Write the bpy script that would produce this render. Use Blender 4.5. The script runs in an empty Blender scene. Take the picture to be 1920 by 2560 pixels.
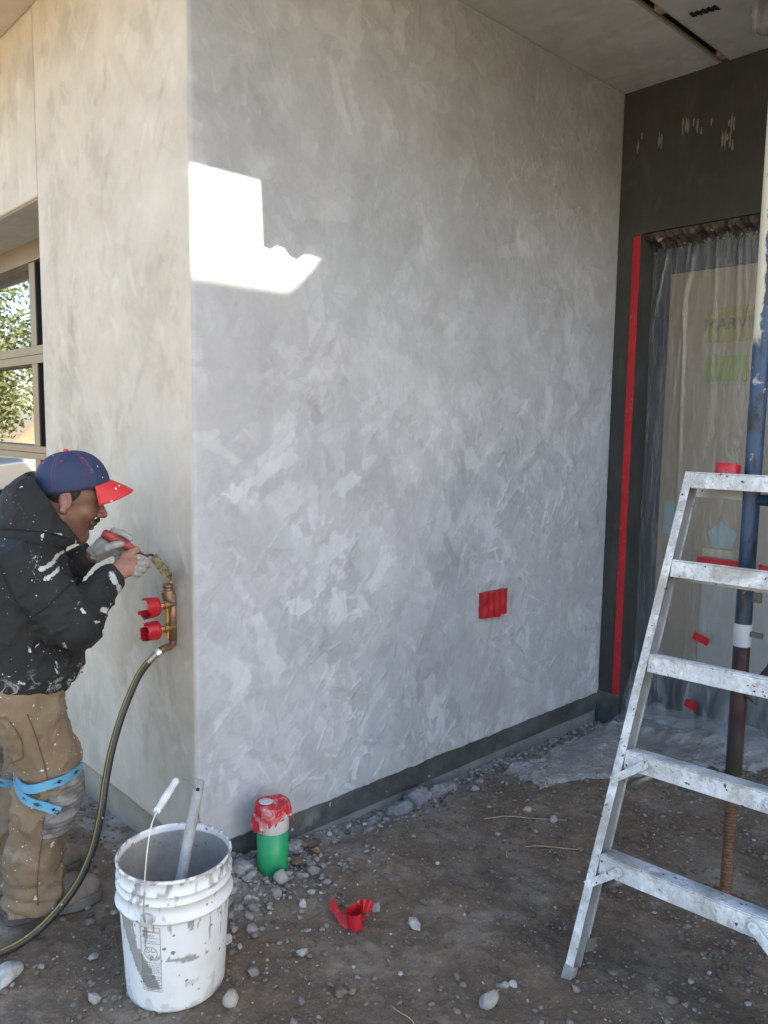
import bpy, bmesh, math, random
import numpy as np
from mathutils import Vector, Matrix
rng = np.random.default_rng(7); random.seed(7)
SC = bpy.context.scene; COL = SC.collection
R = math.radians
# ------------------------------------------------------------------ camera, sky, sun, exposure
CAMP = (-1.2734, -2.2383, 1.5)
cd = bpy.data.cameras.new('camera'); cam = bpy.data.objects.new('camera', cd); COL.objects.link(cam)
_ax = Matrix(((0.730122, -0.683170, 0.014198), (-0.064942, -0.090059, -0.993817), (0.680224, 0.724685, -0.110120)))
rx, dn, fw = (Vector(_ax[i]) for i in range(3))          # right, down, forward
_m = Matrix((rx, -dn, -fw)).transposed().to_4x4(); _m.translation = CAMP
cam.matrix_world = _m
cd.sensor_fit = 'VERTICAL'; cd.sensor_height = 24; cd.lens = 24 * 1975 / 2560
cd.clip_start = .05; cd.clip_end = 2000
SC.camera = cam
SUN = Vector((.317, -.849, .4226)).normalized()
w = bpy.data.worlds.new('World'); SC.world = w; w.use_nodes = True
wn = w.node_tree.nodes; wl = w.node_tree.links
sky = wn.new('ShaderNodeTexSky'); sky.sky_type = 'NISHITA'; sky.sun_disc = False
sky.sun_elevation = math.asin(SUN.z); sky.sun_rotation = math.atan2(SUN.x, SUN.y)
sky.air_density = 1.0; sky.dust_density = 1.2; sky.ozone_density = 1.0
wl.new(sky.outputs[0], wn['Background'].inputs[0]); wn['Background'].inputs[1].default_value = .12
sl = bpy.data.lights.new('sun', 'SUN'); sl.energy = 5.0; sl.angle = R(.5); sl.color = (1, .87, .70)
so = bpy.data.objects.new('sun', sl); COL.objects.link(so); so.rotation_euler = (-SUN).to_track_quat('-Z', 'Y').to_euler()
so.location = (3, -8, 6)
SC.view_settings.view_transform = 'Standard'; SC.view_settings.look = 'None'
SC.view_settings.exposure = 2.36; SC.view_settings.gamma = 1
SC.cycles.max_bounces = 8; SC.cycles.diffuse_bounces = 4; SC.cycles.transparent_max_bounces = 12; SC.cycles.caustics_reflective = False
# ------------------------------------------------------------------ object helpers
def tag(o, label=None, cat=None, group=None, kind=None):
    if label: o['label'] = label
    if cat: o['category'] = cat
    if group: o['group'] = group
    if kind: o['kind'] = kind
    return o
def thing(name, label, cat, loc=(0, 0, 0), rz=0, group=None):
    o = bpy.data.objects.new(name, None); COL.objects.link(o); o.empty_display_size = .05
    o.location = loc; o.rotation_euler = (0, 0, rz)
    return tag(o, label, cat, group)
def link(name, me, parent=None, loc=None):
    o = bpy.data.objects.new(name, me); COL.objects.link(o)
    if parent is not None: o.parent = parent
    if loc is not None: o.location = loc
    return o
def npmesh(name, V, Fq, mat=None, parent=None, smooth=True, attrs=None, loc=None):
    """numpy verts (n,3) + faces (m,3|4) or list of those -> one mesh object"""
    me = bpy.data.meshes.new(name)
    V = np.asarray(V, np.float32)
    Fl = Fq if isinstance(Fq, list) and len(Fq) and isinstance(Fq[0], np.ndarray) else [np.asarray(Fq)]
    Fl = [np.asarray(f) for f in Fl if len(f)]
    tot = np.concatenate([np.full(len(f), f.shape[1], np.int32) for f in Fl])
    idx = np.concatenate([f.ravel() for f in Fl]).astype(np.int32)
    me.vertices.add(len(V)); me.vertices.foreach_set('co', V.ravel())
    me.loops.add(len(idx)); me.loops.foreach_set('vertex_index', idx)
    me.polygons.add(len(tot)); st = np.zeros(len(tot), np.int32); st[1:] = np.cumsum(tot)[:-1]
    me.polygons.foreach_set('loop_start', st)
    me.update(calc_edges=True)
    me.polygons.foreach_set('use_smooth', np.full(len(tot), bool(smooth)))
    if attrs:
        for k, a in attrs.items():
            at = me.attributes.new(k, 'FLOAT_COLOR', 'POINT')
            c = np.ones((len(V), 4), np.float32); c[:, :a.shape[1]] = a
            at.data.foreach_set('color', c.ravel())
    if mat: me.materials.append(mat)
    me.validate(); me.update()
    return link(name, me, parent, loc)
def bmobj(name, bm, mat=None, parent=None, smooth=False, bevel=0, loc=None, mats=None):
    bmesh.ops.recalc_face_normals(bm, faces=bm.faces)
    me = bpy.data.meshes.new(name); bm.to_mesh(me); bm.free()
    for m in (mats or ([mat] if mat else [])): me.materials.append(m)
    if smooth: me.polygons.foreach_set('use_smooth', [True] * len(me.polygons))
    o = link(name, me, parent, loc)
    if bevel:
        b = o.modifiers.new('bevel', 'BEVEL'); b.width = bevel; b.segments = 2; b.limit_method = 'ANGLE'
    return o
def box(bm, lo, hi, M=None):
    vs = [bm.verts.new((x, y, z)) for x in (lo[0], hi[0]) for y in (lo[1], hi[1]) for z in (lo[2], hi[2])]
    if M is not None:
        for v in vs: v.co = M @ v.co
    for f in ((0, 1, 3, 2), (4, 6, 7, 5), (0, 4, 5, 1), (2, 3, 7, 6), (0, 2, 6, 4), (1, 5, 7, 3)): bm.faces.new([vs[i] for i in f])
    return vs
def boxo(name, lo, hi, mat, parent=None, bevel=.002, M=None):
    bm = bmesh.new(); box(bm, lo, hi, M); return bmobj(name, bm, mat, parent, bevel=bevel)
def frame_of(d, up=(0, 0, 1)):
    d = Vector(d).normalized(); u = Vector(up)
    if abs(d.dot(u)) > .95: u = Vector((1, 0, 0))
    a = u.cross(d).normalized(); return a, d.cross(a)
def tube(bm, pts, rad, seg=12, cap=True, closed=False):
    pts = [Vector(p) for p in pts]; n = len(pts)
    rad = [rad] * n if isinstance(rad, (int, float)) else rad
    rings = []; a = None
    for i, p in enumerate(pts):
        t = (pts[(i + 1) % n] - pts[i - 1]) if closed else (pts[min(i + 1, n - 1)] - pts[max(i - 1, 0)])
        t.normalize()
        if a is None: a, b = frame_of(t)
        else:
            a = (a - t * a.dot(t)).normalized(); b = t.cross(a)
        rings.append([bm.verts.new(p + (a * math.cos(k * 2 * math.pi / seg) + b * math.sin(k * 2 * math.pi / seg)) * rad[i]) for k in range(seg)])
    for i in range(n if closed else n - 1):
        A, B = rings[i], rings[(i + 1) % n]
        for k in range(seg): bm.faces.new((A[k], A[(k + 1) % seg], B[(k + 1) % seg], B[k]))
    if cap and not closed:
        bm.faces.new(rings[0][::-1]); bm.faces.new(rings[-1])
    return rings
def lathe(bm, prof, seg=32, c=(0, 0, 0), M=None, closed=False):
    rings = []
    for r, z in prof:
        ring = []
        for k in range(seg):
            th = k * 2 * math.pi / seg; v = Vector((r * math.cos(th), r * math.sin(th), z))
            if M is not None: v = M @ v
            ring.append(bm.verts.new(v + Vector(c)))
        rings.append(ring)
    n = len(rings)
    for i in range(n if closed else n - 1):
        A, B = rings[i], rings[(i + 1) % n]
        for k in range(seg): bm.faces.new((A[k], A[(k + 1) % seg], B[(k + 1) % seg], B[k]))
    return rings
def axis_M(d, up=(0, 0, 1)):
    a, b = frame_of(d, up); d = Vector(d).normalized(); return Matrix((a, b, d)).transposed()
def catmull(P, n=8):
    P = [Vector(p) for p in P]; Q = [P[0] * 2 - P[1]] + P + [P[-1] * 2 - P[-2]]; out = []
    for i in range(1, len(Q) - 2):
        for k in range(n):
            t = k / n; a, b, c, d = Q[i - 1:i + 3]
            out.append(.5 * ((2 * b) + (c - a) * t + (2 * a - 5 * b + 4 * c - d) * t * t + (3 * b - a - 3 * c + d) * t ** 3))
    out.append(P[-1]); return out
def grid_faces(ni, nj, off=0):
    a = (np.arange(ni - 1)[:, None] * nj + np.arange(nj - 1)[None, :]).ravel() + off
    return np.stack([a, a + nj, a + nj + 1, a + 1], 1)
def sst(a, b, x):
    t = np.clip((x - a) / (b - a), 0, 1); return t * t * (3 - 2 * t)
def wnoise(shape_pts, scale, seed, octv=4):
    """cheap smooth noise of points (...,k): sums of warped sines, about -1..1"""
    r = np.random.default_rng(seed); P = np.asarray(shape_pts, np.float32) * scale; out = 0; amp = 1; tot = 0
    for o in range(octv):
        s = 0
        for i in range(4):
            d = r.normal(size=P.shape[-1]); d /= np.linalg.norm(d); d2 = r.normal(size=P.shape[-1]); d2 /= np.linalg.norm(d2)
            s = s + np.sin(P @ d.astype(np.float32) * 2.3 + r.uniform(0, 6.28) + 1.3 * np.sin(P @ d2.astype(np.float32) * 1.7 + r.uniform(0, 6.28)))
        out = out + amp * s / 2.4; tot += amp; amp *= .5; P = P * 2.03
    return out / tot
# ------------------------------------------------------------------ material helpers
class NT:
    def __init__(s, name):
        s.m = bpy.data.materials.new(name); s.m.use_nodes = True; s.t = s.m.node_tree; s.b = s.t.nodes['Principled BSDF']
        s.out = s.t.nodes['Material Output']; s._c = None
    def n(s, t, **k):
        x = s.t.nodes.new('ShaderNode' + t)
        for a, v in k.items(): setattr(x, a, v)
        return x
    def l(s, a, b): s.t.links.new(a, b)
    def co(s, scale=None, rot=None, src='Object'):
        if s._c is None: s._c = s.n('TexCoord')
        o = s._c.outputs[src]
        if scale is None and rot is None: return o
        mp = s.n('Mapping'); s.l(o, mp.inputs[0])
        if scale is not None: mp.inputs['Scale'].default_value = scale
        if rot is not None: mp.inputs['Rotation'].default_value = rot
        return mp.outputs[0]
    def noise(s, scale, detail=4, rough=.55, dist=0, co=None):
        x = s.n('TexNoise'); x.inputs['Scale'].default_value = scale; x.inputs['Detail'].default_value = detail
        x.inputs['Roughness'].default_value = rough; x.inputs['Distortion'].default_value = dist
        s.l(co or s.co(), x.inputs['Vector']); return x.outputs[0]
    def vor(s, scale, feature='F1', rnd=1, co=None, out='Distance'):
        x = s.n('TexVoronoi', feature=feature); x.inputs['Scale'].default_value = scale; x.inputs['Randomness'].default_value = rnd
        s.l(co or s.co(), x.inputs['Vector']); return x.outputs[out]
    def ramp(s, fac, stops, interp='LINEAR'):
        x = s.n('ValToRGB'); x.color_ramp.interpolation = interp; e = x.color_ramp.elements
        while len(e) < len(stops): e.new(.5)
        for el, (p, c) in zip(e, stops):
            el.position = p; el.color = (c, c, c, 1) if isinstance(c, (int, float)) else (*c, 1)
        s.l(fac, x.inputs[0]); return x.outputs[0]
    def mix(s, fac, a, b, mode='MIX'):
        x = s.n('Mix', data_type='RGBA', blend_type=mode)
        for v, i in ((fac, 0), (a, 6), (b, 7)):
            if isinstance(v, (int, float)): x.inputs[i].default_value = v if i == 0 else (v, v, v, 1)
            elif isinstance(v, tuple): x.inputs[i].default_value = (*v, 1)
            else: s.l(v, x.inputs[i])
        return x.outputs[2]
    def math(s, op, a, b=None, clamp=False):
        x = s.n('Math', operation=op, use_clamp=clamp)
        for v, i in ((a, 0), (b, 1)):
            if v is None: continue
            if isinstance(v, (int, float)): x.inputs[i].default_value = v
            else: s.l(v, x.inputs[i])
        return x.outputs[0]
    def attr(s, name):
        x = s.n('Attribute'); x.attribute_name = name; return x
    def sep(s, c):
        x = s.n('SeparateColor'); s.l(c, x.inputs[0]); return x.outputs
    def set(s, color=None, rough=None, metal=None, **k):
        for nm, v in (('Base Color', color), ('Roughness', rough), ('Metallic', metal), *[(a.replace('_', ' '), b) for a, b in k.items()]):
            if v is None: continue
            i = s.b.inputs[nm]
            if isinstance(v, tuple): i.default_value = (*v, 1) if len(v) == 3 and i.type == 'RGBA' else v
            elif isinstance(v, (int, float)): i.default_value = v
            else: s.l(v, i)
        return s
    def bump(s, h, strength=.3, dist=.01):
        x = s.n('Bump'); x.inputs['Strength'].default_value = strength; x.inputs['Distance'].default_value = dist
        s.l(h, x.inputs['Height'])
        if s.b.inputs['Normal'].links: s.l(s.b.inputs['Normal'].links[0].from_socket, x.inputs['Normal'])
        s.l(x.outputs[0], s.b.inputs['Normal']); return s
    def splat(s, scale, thr, cover=.5, warp=.5, seed=0):
        """spots of paint: 1 inside irregular spots"""
        co = s.n('Mapping'); s.l(s.co(), co.inputs[0]); co.inputs['Location'].default_value = (seed * 3.1, seed * 1.7, seed * 2.3)
        nz = s.n('TexNoise'); nz.inputs['Scale'].default_value = scale * 1.4; nz.inputs['Detail'].default_value = 4; s.l(co.outputs[0], nz.inputs['Vector'])
        ad = s.n('Vector' + 'Math', operation='MULTIPLY_ADD'); s.l(nz.outputs['Color'], ad.inputs[0]); ad.inputs[1].default_value = (warp / scale,) * 3; s.l(co.outputs[0], ad.inputs[2])
        v = s.n('TexVoronoi'); v.inputs['Scale'].default_value = scale; s.l(ad.outputs[0], v.inputs['Vector'])
        sc = s.sep(v.outputs['Color'])
        r = s.math('MULTIPLY', s.math('MAXIMUM', s.math('SUBTRACT', sc[0], 1 - cover), 0), thr / max(cover, .01))
        return s.math('MULTIPLY', s.math('SUBTRACT', r, v.outputs['Distance']), 40, clamp=True)
def simple(name, c, rough=.6, metal=0, c2=None, scale=8, bump=0, bscale=60, bdist=.002, **k):
    t = NT(name)
    col = c if c2 is None else t.mix(t.ramp(t.noise(scale, 5), [(.35, 0), (.65, 1)]), c, c2)
    t.set(col, rough, metal, **k)
    if bump: t.bump(t.noise(bscale, 4), bump, bdist)
    return t.m
# ------------------------------------------------------------------ trowelled plaster skins
def trowel(Wd, Ht, res, strokes, seed, amp=.0012, base_noise=.0006):
    """strokes: list of (count, len range, width range, angle fn, alpha, weight fn or None) -> height, tone, hue on a grid"""
    r = np.random.default_rng(seed)
    nx, nz = int(Wd / res) + 1, int(Ht / res) + 1
    xs, zs = np.linspace(0, Wd, nx), np.linspace(0, Ht, nz)
    X, Z = np.meshgrid(xs, zs, indexing='ij'); P = np.stack([X, Z], -1)
    Hh = wnoise(P, 3.5, seed + 1, 4) * base_noise; T = wnoise(P, 2.2, seed + 2, 4) * .25; Hu = wnoise(P, 1.6, seed + 3, 3) * .5
    J1, J2 = wnoise(P, 16, seed + 4, 4), wnoise(P, 21, seed + 5, 4); J3 = wnoise(P, 60, seed + 6, 3)
    for cnt, lr, wr, angf, alpha, wf in strokes:
        for _ in range(cnt):
            cx, cz = r.uniform(0, Wd), r.uniform(0, Ht)
            al = alpha
            if wf is not None:
                al = alpha * wf(cx, cz)
                if al < .04: continue
            L, w_ = r.uniform(*lr) / 2, r.uniform(*wr) / 2; th = angf(r); ca, sa = math.cos(th), math.sin(th)
            ex, ez = abs(ca) * L + abs(sa) * w_ + .02, abs(sa) * L + abs(ca) * w_ + .02
            i0, i1 = max(int((cx - ex) / res), 0), min(int((cx + ex) / res) + 2, nx)
            j0, j1 = max(int((cz - ez) / res), 0), min(int((cz + ez) / res) + 2, nz)
            if i1 - i0 < 2 or j1 - j0 < 2: continue
            sl_ = (slice(i0, i1), slice(j0, j1))
            dx, dz = X[sl_] - cx, Z[sl_] - cz
            a, b = (dx * ca + dz * sa), (-dx * sa + dz * ca)
            wl_ = w_ * (1 + .5 * a / L * r.uniform(-1, 1))                    # wedge-shaped strokes
            bend = r.uniform(-.35, .35) * w_ * (a / L) ** 2
            s = np.maximum(np.abs(a) + J1[sl_] * .30 * L + J3[sl_] * .004 - L, np.abs(b - bend) + J2[sl_] * .60 * w_ + J3[sl_] * .003 - wl_)
            m = np.clip(.5 - s / (1.3 * res), 0, 1) * al
            if r.random() < .35: m = m * np.clip(.5 + a / L * .9, 0, 1)      # fades out at one end
            am_ = amp * (1.7 if alpha > .86 else 1.0)
            hh = am_ * (r.uniform(-.3, 1.0) + r.uniform(-1.1, 1.1) * b / w_ + r.uniform(-.6, .6) * a / L)
            rid = am_ * r.uniform(0, 1.6) * np.exp(-((s + .003) / .004) ** 2)  # raised lip round the edge
            Hh[sl_] += m * (hh + rid - .75 * Hh[sl_])
            T[sl_] += m * ((r.uniform(.5, 1.1) if r.random() < (.30 if alpha > .86 else .20) else r.normal(-.12, .30)) - .8 * T[sl_]); Hu[sl_] += m * .6 * (r.normal(0, .5) - Hu[sl_])
    Hh += J3 * .00008
    return xs, zs, Hh, T, Hu
def skin(name, data, fn, parent, mat, thick=.012):
    """fn(a, b, depth) -> point; border rows fold back so the plaster has an edge"""
    xs, zs, Hh, T, Hu = data
    A, B = np.meshgrid(np.r_[xs[0], xs, xs[-1]], np.r_[zs[0], zs, zs[-1]], indexing='ij')
    pad = lambda q: np.pad(q, 1, mode='edge')
    D = pad(Hh) + thick
    D[0, :] = D[-1, :] = 0; D[:, 0] = D[:, -1] = 0
    V = fn(A, B, D).reshape(-1, 3)
    at = np.stack([pad(T).ravel() * .5 + .5, pad(Hu).ravel() * .5 + .5, np.zeros(A.size)], 1)
    return npmesh(name, V, grid_faces(*A.shape), mat, parent, True, {'tone': at})
def plaster_mat(name, dark, mid, light, warmc, coolc, huef=.35, rough=.75, bump=.12, bigf=.45):
    t = NT(name); s = t.sep(t.attr('tone').outputs['Color'])
    fine = t.noise(38, 6, .65); big = t.noise(2.6, 5, .6)
    tone = t.math('ADD', s[0], t.math('MULTIPLY', t.math('SUBTRACT', fine, .5), .28))
    tone = t.math('ADD', tone, t.math('MULTIPLY', t.math('SUBTRACT', big, .5), bigf))
    c = t.ramp(tone, [(.12, dark), (.5, mid), (.9, light)])
    c = t.mix(t.math('MULTIPLY', t.ramp(s[1], [(.35, 0), (.75, 1)]), huef), c, warmc, 'MULTIPLY')
    c = t.mix(t.math('MULTIPLY', t.ramp(s[1], [(.2, 1), (.55, 0)]), huef), c, coolc, 'MULTIPLY')
    # fine pits and hair scratches
    pit = t.math('MULTIPLY', t.math('LESS_THAN', t.vor(85), .12), t.math('GREATER_THAN', t.noise(9, 2), .56))
    c = t.mix(t.math('MULTIPLY', pit, .35), c, dark)
    t.set(c, t.ramp(s[0], [(.2, rough - .12), (.8, rough + .08)]))
    t.bump(t.noise(120, 5, .7), bump, .002); t.bump(t.noise(18, 5, .6), bump * 1.2, .004)
    return t.m
PL = plaster_mat('sky_tint_plaster', (.295, .302, .318), (.385, .395, .415), (.50, .52, .55), (1.0, .955, .985), (.94, .99, 1.0), .5)  # blue of the skylight tinted into the right wall's plaster
PLL = plaster_mat('pale_bounce_plaster', (.37, .325, .265), (.50, .448, .38), (.57, .525, .465), (1.0, .95, .90), (.97, .98, .985), .6, bump=.09, bigf=1.3)  # warm bounced light tinted into the left wall's plaster
PLS = plaster_mat('soffit_plaster', (.36, .372, .378), (.455, .47, .476), (.53, .545, .55), (1.0, .96, .92), (.95, 1.0, .97))
DARKW = NT('dark_basecoat')
_c = DARKW.mix(DARKW.ramp(DARKW.noise(3, 6, .6), [(.3, 0), (.7, 1)]), (.022, .024, .022), (.044, .044, .040))
_c = DARKW.mix(DARKW.ramp(DARKW.noise(7, 6, .7, 1.0, DARKW.co((1, 1, .35))), [(.52, 0), (.75, .45)]), _c, (.085, .09, .082))
DARKW.set(_c, .75); DARKW.bump(DARKW.noise(40, 6, .6), .35, .006); DARKW = DARKW.m
FLASH = NT('flashing_metal')
_c = FLASH.mix(FLASH.ramp(FLASH.noise(5, 6, .7), [(.4, 0), (.7, 1)]), (.06, .068, .068), (.14, .15, .15))
_c = FLASH.mix(FLASH.splat(40, .3, .15, 1.6), _c, (.42, .43, .44)); _c = FLASH.mix(FLASH.ramp(FLASH.noise(3.5, 6, .7, .5), [(.6, 0), (.72, .6)]), _c, (.25, .25, .25))
FLASH.set(_c, .5, .25); FLASH.bump(FLASH.noise(30, 5), .2, .004); FLASH = FLASH.m
CONC = simple('raw_concrete', (.25, .205, .155), .9, c2=(.34, .29, .23), scale=6, bump=.4, bscale=45, bdist=.006)
BLACK = simple('black_gap', (.008, .008, .009), .9)
CORE = simple('sheathing_core', (.16, .15, .14), .9, c2=(.2, .19, .17))
WOOD = simple('raw_wood', (.30, .20, .11), .75, c2=(.42, .30, .18), scale=12, bump=.2)
XD, ZC = 2.427, 3.158
WY0, WY1, ZL = 1.222, 5.0, 2.419
house = thing('house', 'house corner with grey trowelled plaster walls, window and masked doorway', 'house')
_angv = lambda r: math.pi / 2 + r.normal(0, .25)
_angm = lambda r: math.pi / 2 + r.normal(0, .6)
_ang = lambda r: r.choice([math.pi / 2 + r.normal(0, .35), r.uniform(0, math.pi), .8 + r.normal(0, .3), 2.3 + r.normal(0, .3)])
def clus(x, z, s, f=1.6): return float(sst(-.45, .35, wnoise(np.array([x, z]), f, s, 3)))
def _low(x, z): return (.62 + .38 * float(sst(2.3, .9, z))) * (.55 + .45 * clus(x, z, 71))
def _fine(x, z): return (float(sst(2.1, .7, z)) * .55 + .45) * (.35 + .65 * clus(x, z, 72, 2.2)) * (.5 + .5 * float(sst(.0, 1.3, x + .5 - .4 * z)))
def _vert(x, z): return float(sst(.9, .25, z)) * .8
dat = trowel(XD, ZC - .075, .0045, [(500, (.15, .45), (.06, .16), _ang, .45, _low), (1500, (.05, .20), (.02, .08), _ang, .72, _low), (420, (.10, .34), (.012, .05), _angv, .7, _vert),
             (3600, (.025, .10), (.006, .032), _ang, .9, _fine), (260, (.10, .30), (.03, .07), _ang, .85, _low), (900, (.04, .16), (.003, .010), _ang, .9, _fine), (60, (.3, .9), (.10, .22), _ang, .25, None)], 11, .0011, .0006)
_e = wnoise(np.stack([dat[0], dat[0] * 0], -1), 14, 5, 4) * .006
def fR(a, b, d):
    z = .075 + b; ed = np.interp(a, dat[0], _e) * sst(.05, 0, b)
    return np.stack([np.where(a < 1e-6, -.0105, a), -d, z + ed], -1)
skin('plaster_wall', dat, fR, house, PL)
dat2 = trowel(WY0, ZC - .075, .007, [(160, (.25, .7), (.08, .22), _angm, .35, None), (420, (.06, .25), (.03, .09), _angm, .45, None), (500, (.04, .14), (.008, .03), _angm, .55, None)], 23, .0009, .0006)
skin('plaster_pier', dat2, lambda a, b, d: np.stack([-d, np.where(a < 1e-6, -.0105, a), .078 + b], -1), house, PLL)
dat3 = trowel(WY1 - WY0 - .006, ZC - ZL, .012, [(200, (.15, .4), (.05, .12), _angv, .6, None), (200, (.05, .2), (.02, .06), _ang, .6, None)], 31, .0012)
skin('plaster_lintel', dat3, lambda a, b, d: np.stack([-d, WY0 + .006 + a, ZL + b], -1), house, PLL)
dat4 = trowel(.29, WY1 - WY0, .012, [(150, (.05, .3), (.03, .08), _ang, .6, None)], 33, .0008)
skin('lintel_underside', dat4, lambda a, b, d: np.stack([a, WY0 + b, ZL - d + .011], -1), house, PLS)
boxo('wall_core', (.02, .0, .09), (XD + .3, .20, ZC + .2), CORE, house)
boxo('wall_core', (.0, .21, .09), (.26, WY0, ZC + .2), CORE, house)
boxo('wall_core', (.0, WY0 + .002, ZL + .012), (.24, WY1, ZC + .2), CORE, house)
boxo('wall_core', (.0, WY1, -.2), (.26, 9.5, ZC + .2), PLL, house)
boxo('wall_core', (.26, WY0, -.2), (.42, WY1, .7), CORE, house)
bm = bmesh.new(); box(bm, (-.004, .01, -.2), (.02, WY1, .0765)); bmobj('plinth', bm, CONC, house, bevel=.004)
# base of the right wall: dark metal flashing above a concrete footing
boxo('footing', (-.002, -.002, -.25), (XD, .03, -.012), simple('grey_footing', (.17, .16, .145), .9, c2=(.26, .25, .235), scale=7, bump=.4, bscale=45, bdist=.006), house, .006)
for k, (a, b) in enumerate(((-.006, 2.18), (2.186, XD - .004))):
    boxo('base_flashing', (a, -.0075 - .002 * k, -.022), (b, .0, .082), FLASH, house, .0015)
boxo('corner_bead', (-.009, -.009, .08), (-.001, .003, ZC - .002), PL, house, .002)
# soffit with an open vent slot
SLOT0, SLOT1, SY = -.488, -.536, -1.75
def soff(nm, x0, x1, y0, y1, seed, res=.012):
    d_ = trowel(x1 - x0, y1 - y0, res, [(int(90 * (x1 - x0) * (y1 - y0)) + 20, (.15, .5), (.05, .14), _ang, .6, None), (int(120 * (x1 - x0) * (y1 - y0)) + 20, (.05, .2), (.02, .06), _ang, .6, None)], seed, .0012)
    return skin(nm, d_, lambda a, b, d: np.stack([x0 + a, y0 + b, ZC + .012 - d], -1), house, PLL if seed == 43 else PLS)  # left piece takes the warm plaster, painting in its bounced light
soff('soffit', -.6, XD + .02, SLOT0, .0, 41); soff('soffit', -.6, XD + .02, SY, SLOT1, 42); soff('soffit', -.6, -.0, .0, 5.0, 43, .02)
boxo('soffit_slot', (-.6, SLOT1 - .02, ZC + .030), (XD + .1, SLOT0 + .02, ZC + .1), BLACK, house)
boxo('slot_batten', (-.6, SLOT0 - .012, ZC - .001), (XD, SLOT0 - .0005, ZC + .014), simple('pale_batten', (.30, .27, .22), .8), house)
for x in (1.30, 1.80, 2.36): boxo('slot_block', (x, SLOT1 + .001, ZC + .006), (x + .055, SLOT0 - .013, ZC + .029), WOOD, house)
boxo('roof', (-.62, SY - .02, ZC + .1), (6.5, 9.5, ZC + .34), simple('roof_edge', (.10, .09, .08), .7), house, .01)
for lo, hi in (((-.62, SY - .025, ZC - .006), (6.5, SY - .001, ZC + .36)), ((-.625, SY, ZC - .006), (-.601, 9.5, ZC + .36))): boxo('fascia', lo, hi, PLS, house, .003)
boxo('soffit_board', (-.6, 5.01, ZC), (0, 9.5, ZC + .012), PLS, house); boxo('soffit_board', (XD + .03, SY, ZC), (6.5, -.3, ZC + .012), PLS, house)
bm = bmesh.new()
for k in range(14):
    t = k / 13; x = 1.925 + .014 * t; y = -.6 - .095 * t; ww = .018 + .006 * math.sin(k * 2.1)
    box(bm, (x - ww, y - .004, ZC - .0032), (x + ww + .003 * math.cos(k * 3), y + .0041, ZC - .0008))
bmobj('torn_hole', bm, BLACK, house)
# dark wall with the doorway
DY0, DZ1 = -.138, 2.462
boxo('door_wall', (XD, DY0, -.2), (XD + .30, .02, ZC + .02), DARKW, house, 0)
boxo('door_wall', (XD, -4.2, DZ1), (XD + .30, DY0, ZC + .02), DARKW, house, 0)
boxo('door_wall', (XD, -4.2, -.2), (XD + .30, -2.1, DZ1 - .001), DARKW, house, .006)
boxo('base_flashing', (XD - .008, DY0 - .002, -.09), (XD - .001, -.010, .088), FLASH, house, .001)
for k in range(22):                                            # pale runs of slurry on the dark wall
    y, z = random.choice([(-.22, 2.90), (-.34, 2.93), (-.38, 2.92), (-.41, 2.9), (-.45, 2.92), (-.56, 2.89), (-.40, 2.82), (-.52, 2.80), (-.55, 2.8), (-.09, 2.9)])
    y += random.gauss(0, .012); z += random.gauss(0, .02); L = random.uniform(.015, .055); bm = bmesh.new()
    bmesh.ops.create_icosphere(bm, subdivisions=2, radius=1)
    for v in bm.verts:
        v.co = Vector((XD - .0005 + v.co.x * .002, y + v.co.y * (.0045 + .002 * math.sin(v.co.z * 4 + k)), z + v.co.z * L))
    bmobj('slurry_run', bm, simple('slurry', (.17, .165, .15), .8) if k == 0 else bpy.data.materials['slurry'], house, True)
# torn dark foam strip under the door head
n = 150; V = []; 
for i in range(n):
    y = DY0 - .002 - i * .011; dv = .012 * math.sin(i * 1.9) + .010 * math.sin(i * .73 + 1) + random.uniform(-.006, .006)
    V += [(XD + .012, y, DZ1 - .003), (XD + .035 + dv * .5, y, DZ1 - .028 + dv * .4), (XD + .10 + dv, y, DZ1 - .036 + dv * .6), (XD + .125 + dv * .6, y, DZ1 - .052 - abs(dv)), (XD + .15, y, DZ1 - .05)]
FOAM = NT('torn_membrane'); _c = FOAM.mix(FOAM.ramp(FOAM.noise(25, 5, .7, .6, FOAM.co((.3, 1, .3))), [(.35, 0), (.7, 1)]), (.012, .010, .010), (.13, .10, .085))
_c = FOAM.mix(FOAM.splat(18, .4, .3), _c, (.5, .5, .48)); FOAM.set(_c, .8); FOAM.bump(FOAM.noise(60, 4), .6, .01)
npmesh('head_strip', np.array(V), grid_faces(n, 5), FOAM.m, house, False)
# window: bronze frame, rails, mullions, panes
BRONZE = simple('bronze_frame', (.20, .145, .095), .42, .25, c2=(.24, .18, .12), scale=3)
GLASS = NT('window_glass'); GLASS.set((.02, .022, .024), .015, 0, IOR=1.75, Coat_Weight=1.0, Coat_Roughness=.01, Coat_IOR=1.6); GLASS = GLASS.m
GASK = simple('gasket', (.012, .013, .015), .6)
WX = .277
win = bpy.data.objects.new('window', None); COL.objects.link(win); win.parent = house
boxo('frame', (WX - .012, WY0 - .2, 2.316), (WX + .10, WY1, ZL + .011), BRONZE, win, .003)
rails = ((1.84, 1.886), (1.794, 1.8385), (1.322, 1.358), (1.286, 1.3205), (.80, .87))
for a, b in rails: boxo('rail', (WX - .006, WY0 - .2, a), (WX + .08, WY1, b), BRONZE, win, .002)
muls = [(2.092, 2.172), (3.36, 3.44), (4.3, 4.38)]
zcells = ((1.886, 2.316), (1.358, 1.794), (.87, 1.286))
for a, b in muls:
    for z0, z1 in zcells: boxo('mullion', (WX - .004, a, z0), (WX + .08, b, z1), BRONZE, win, .002)
ycells = [(1.0, 2.092), (2.172, 3.36), (3.44, 4.3), (4.38, WY1)]
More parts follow.
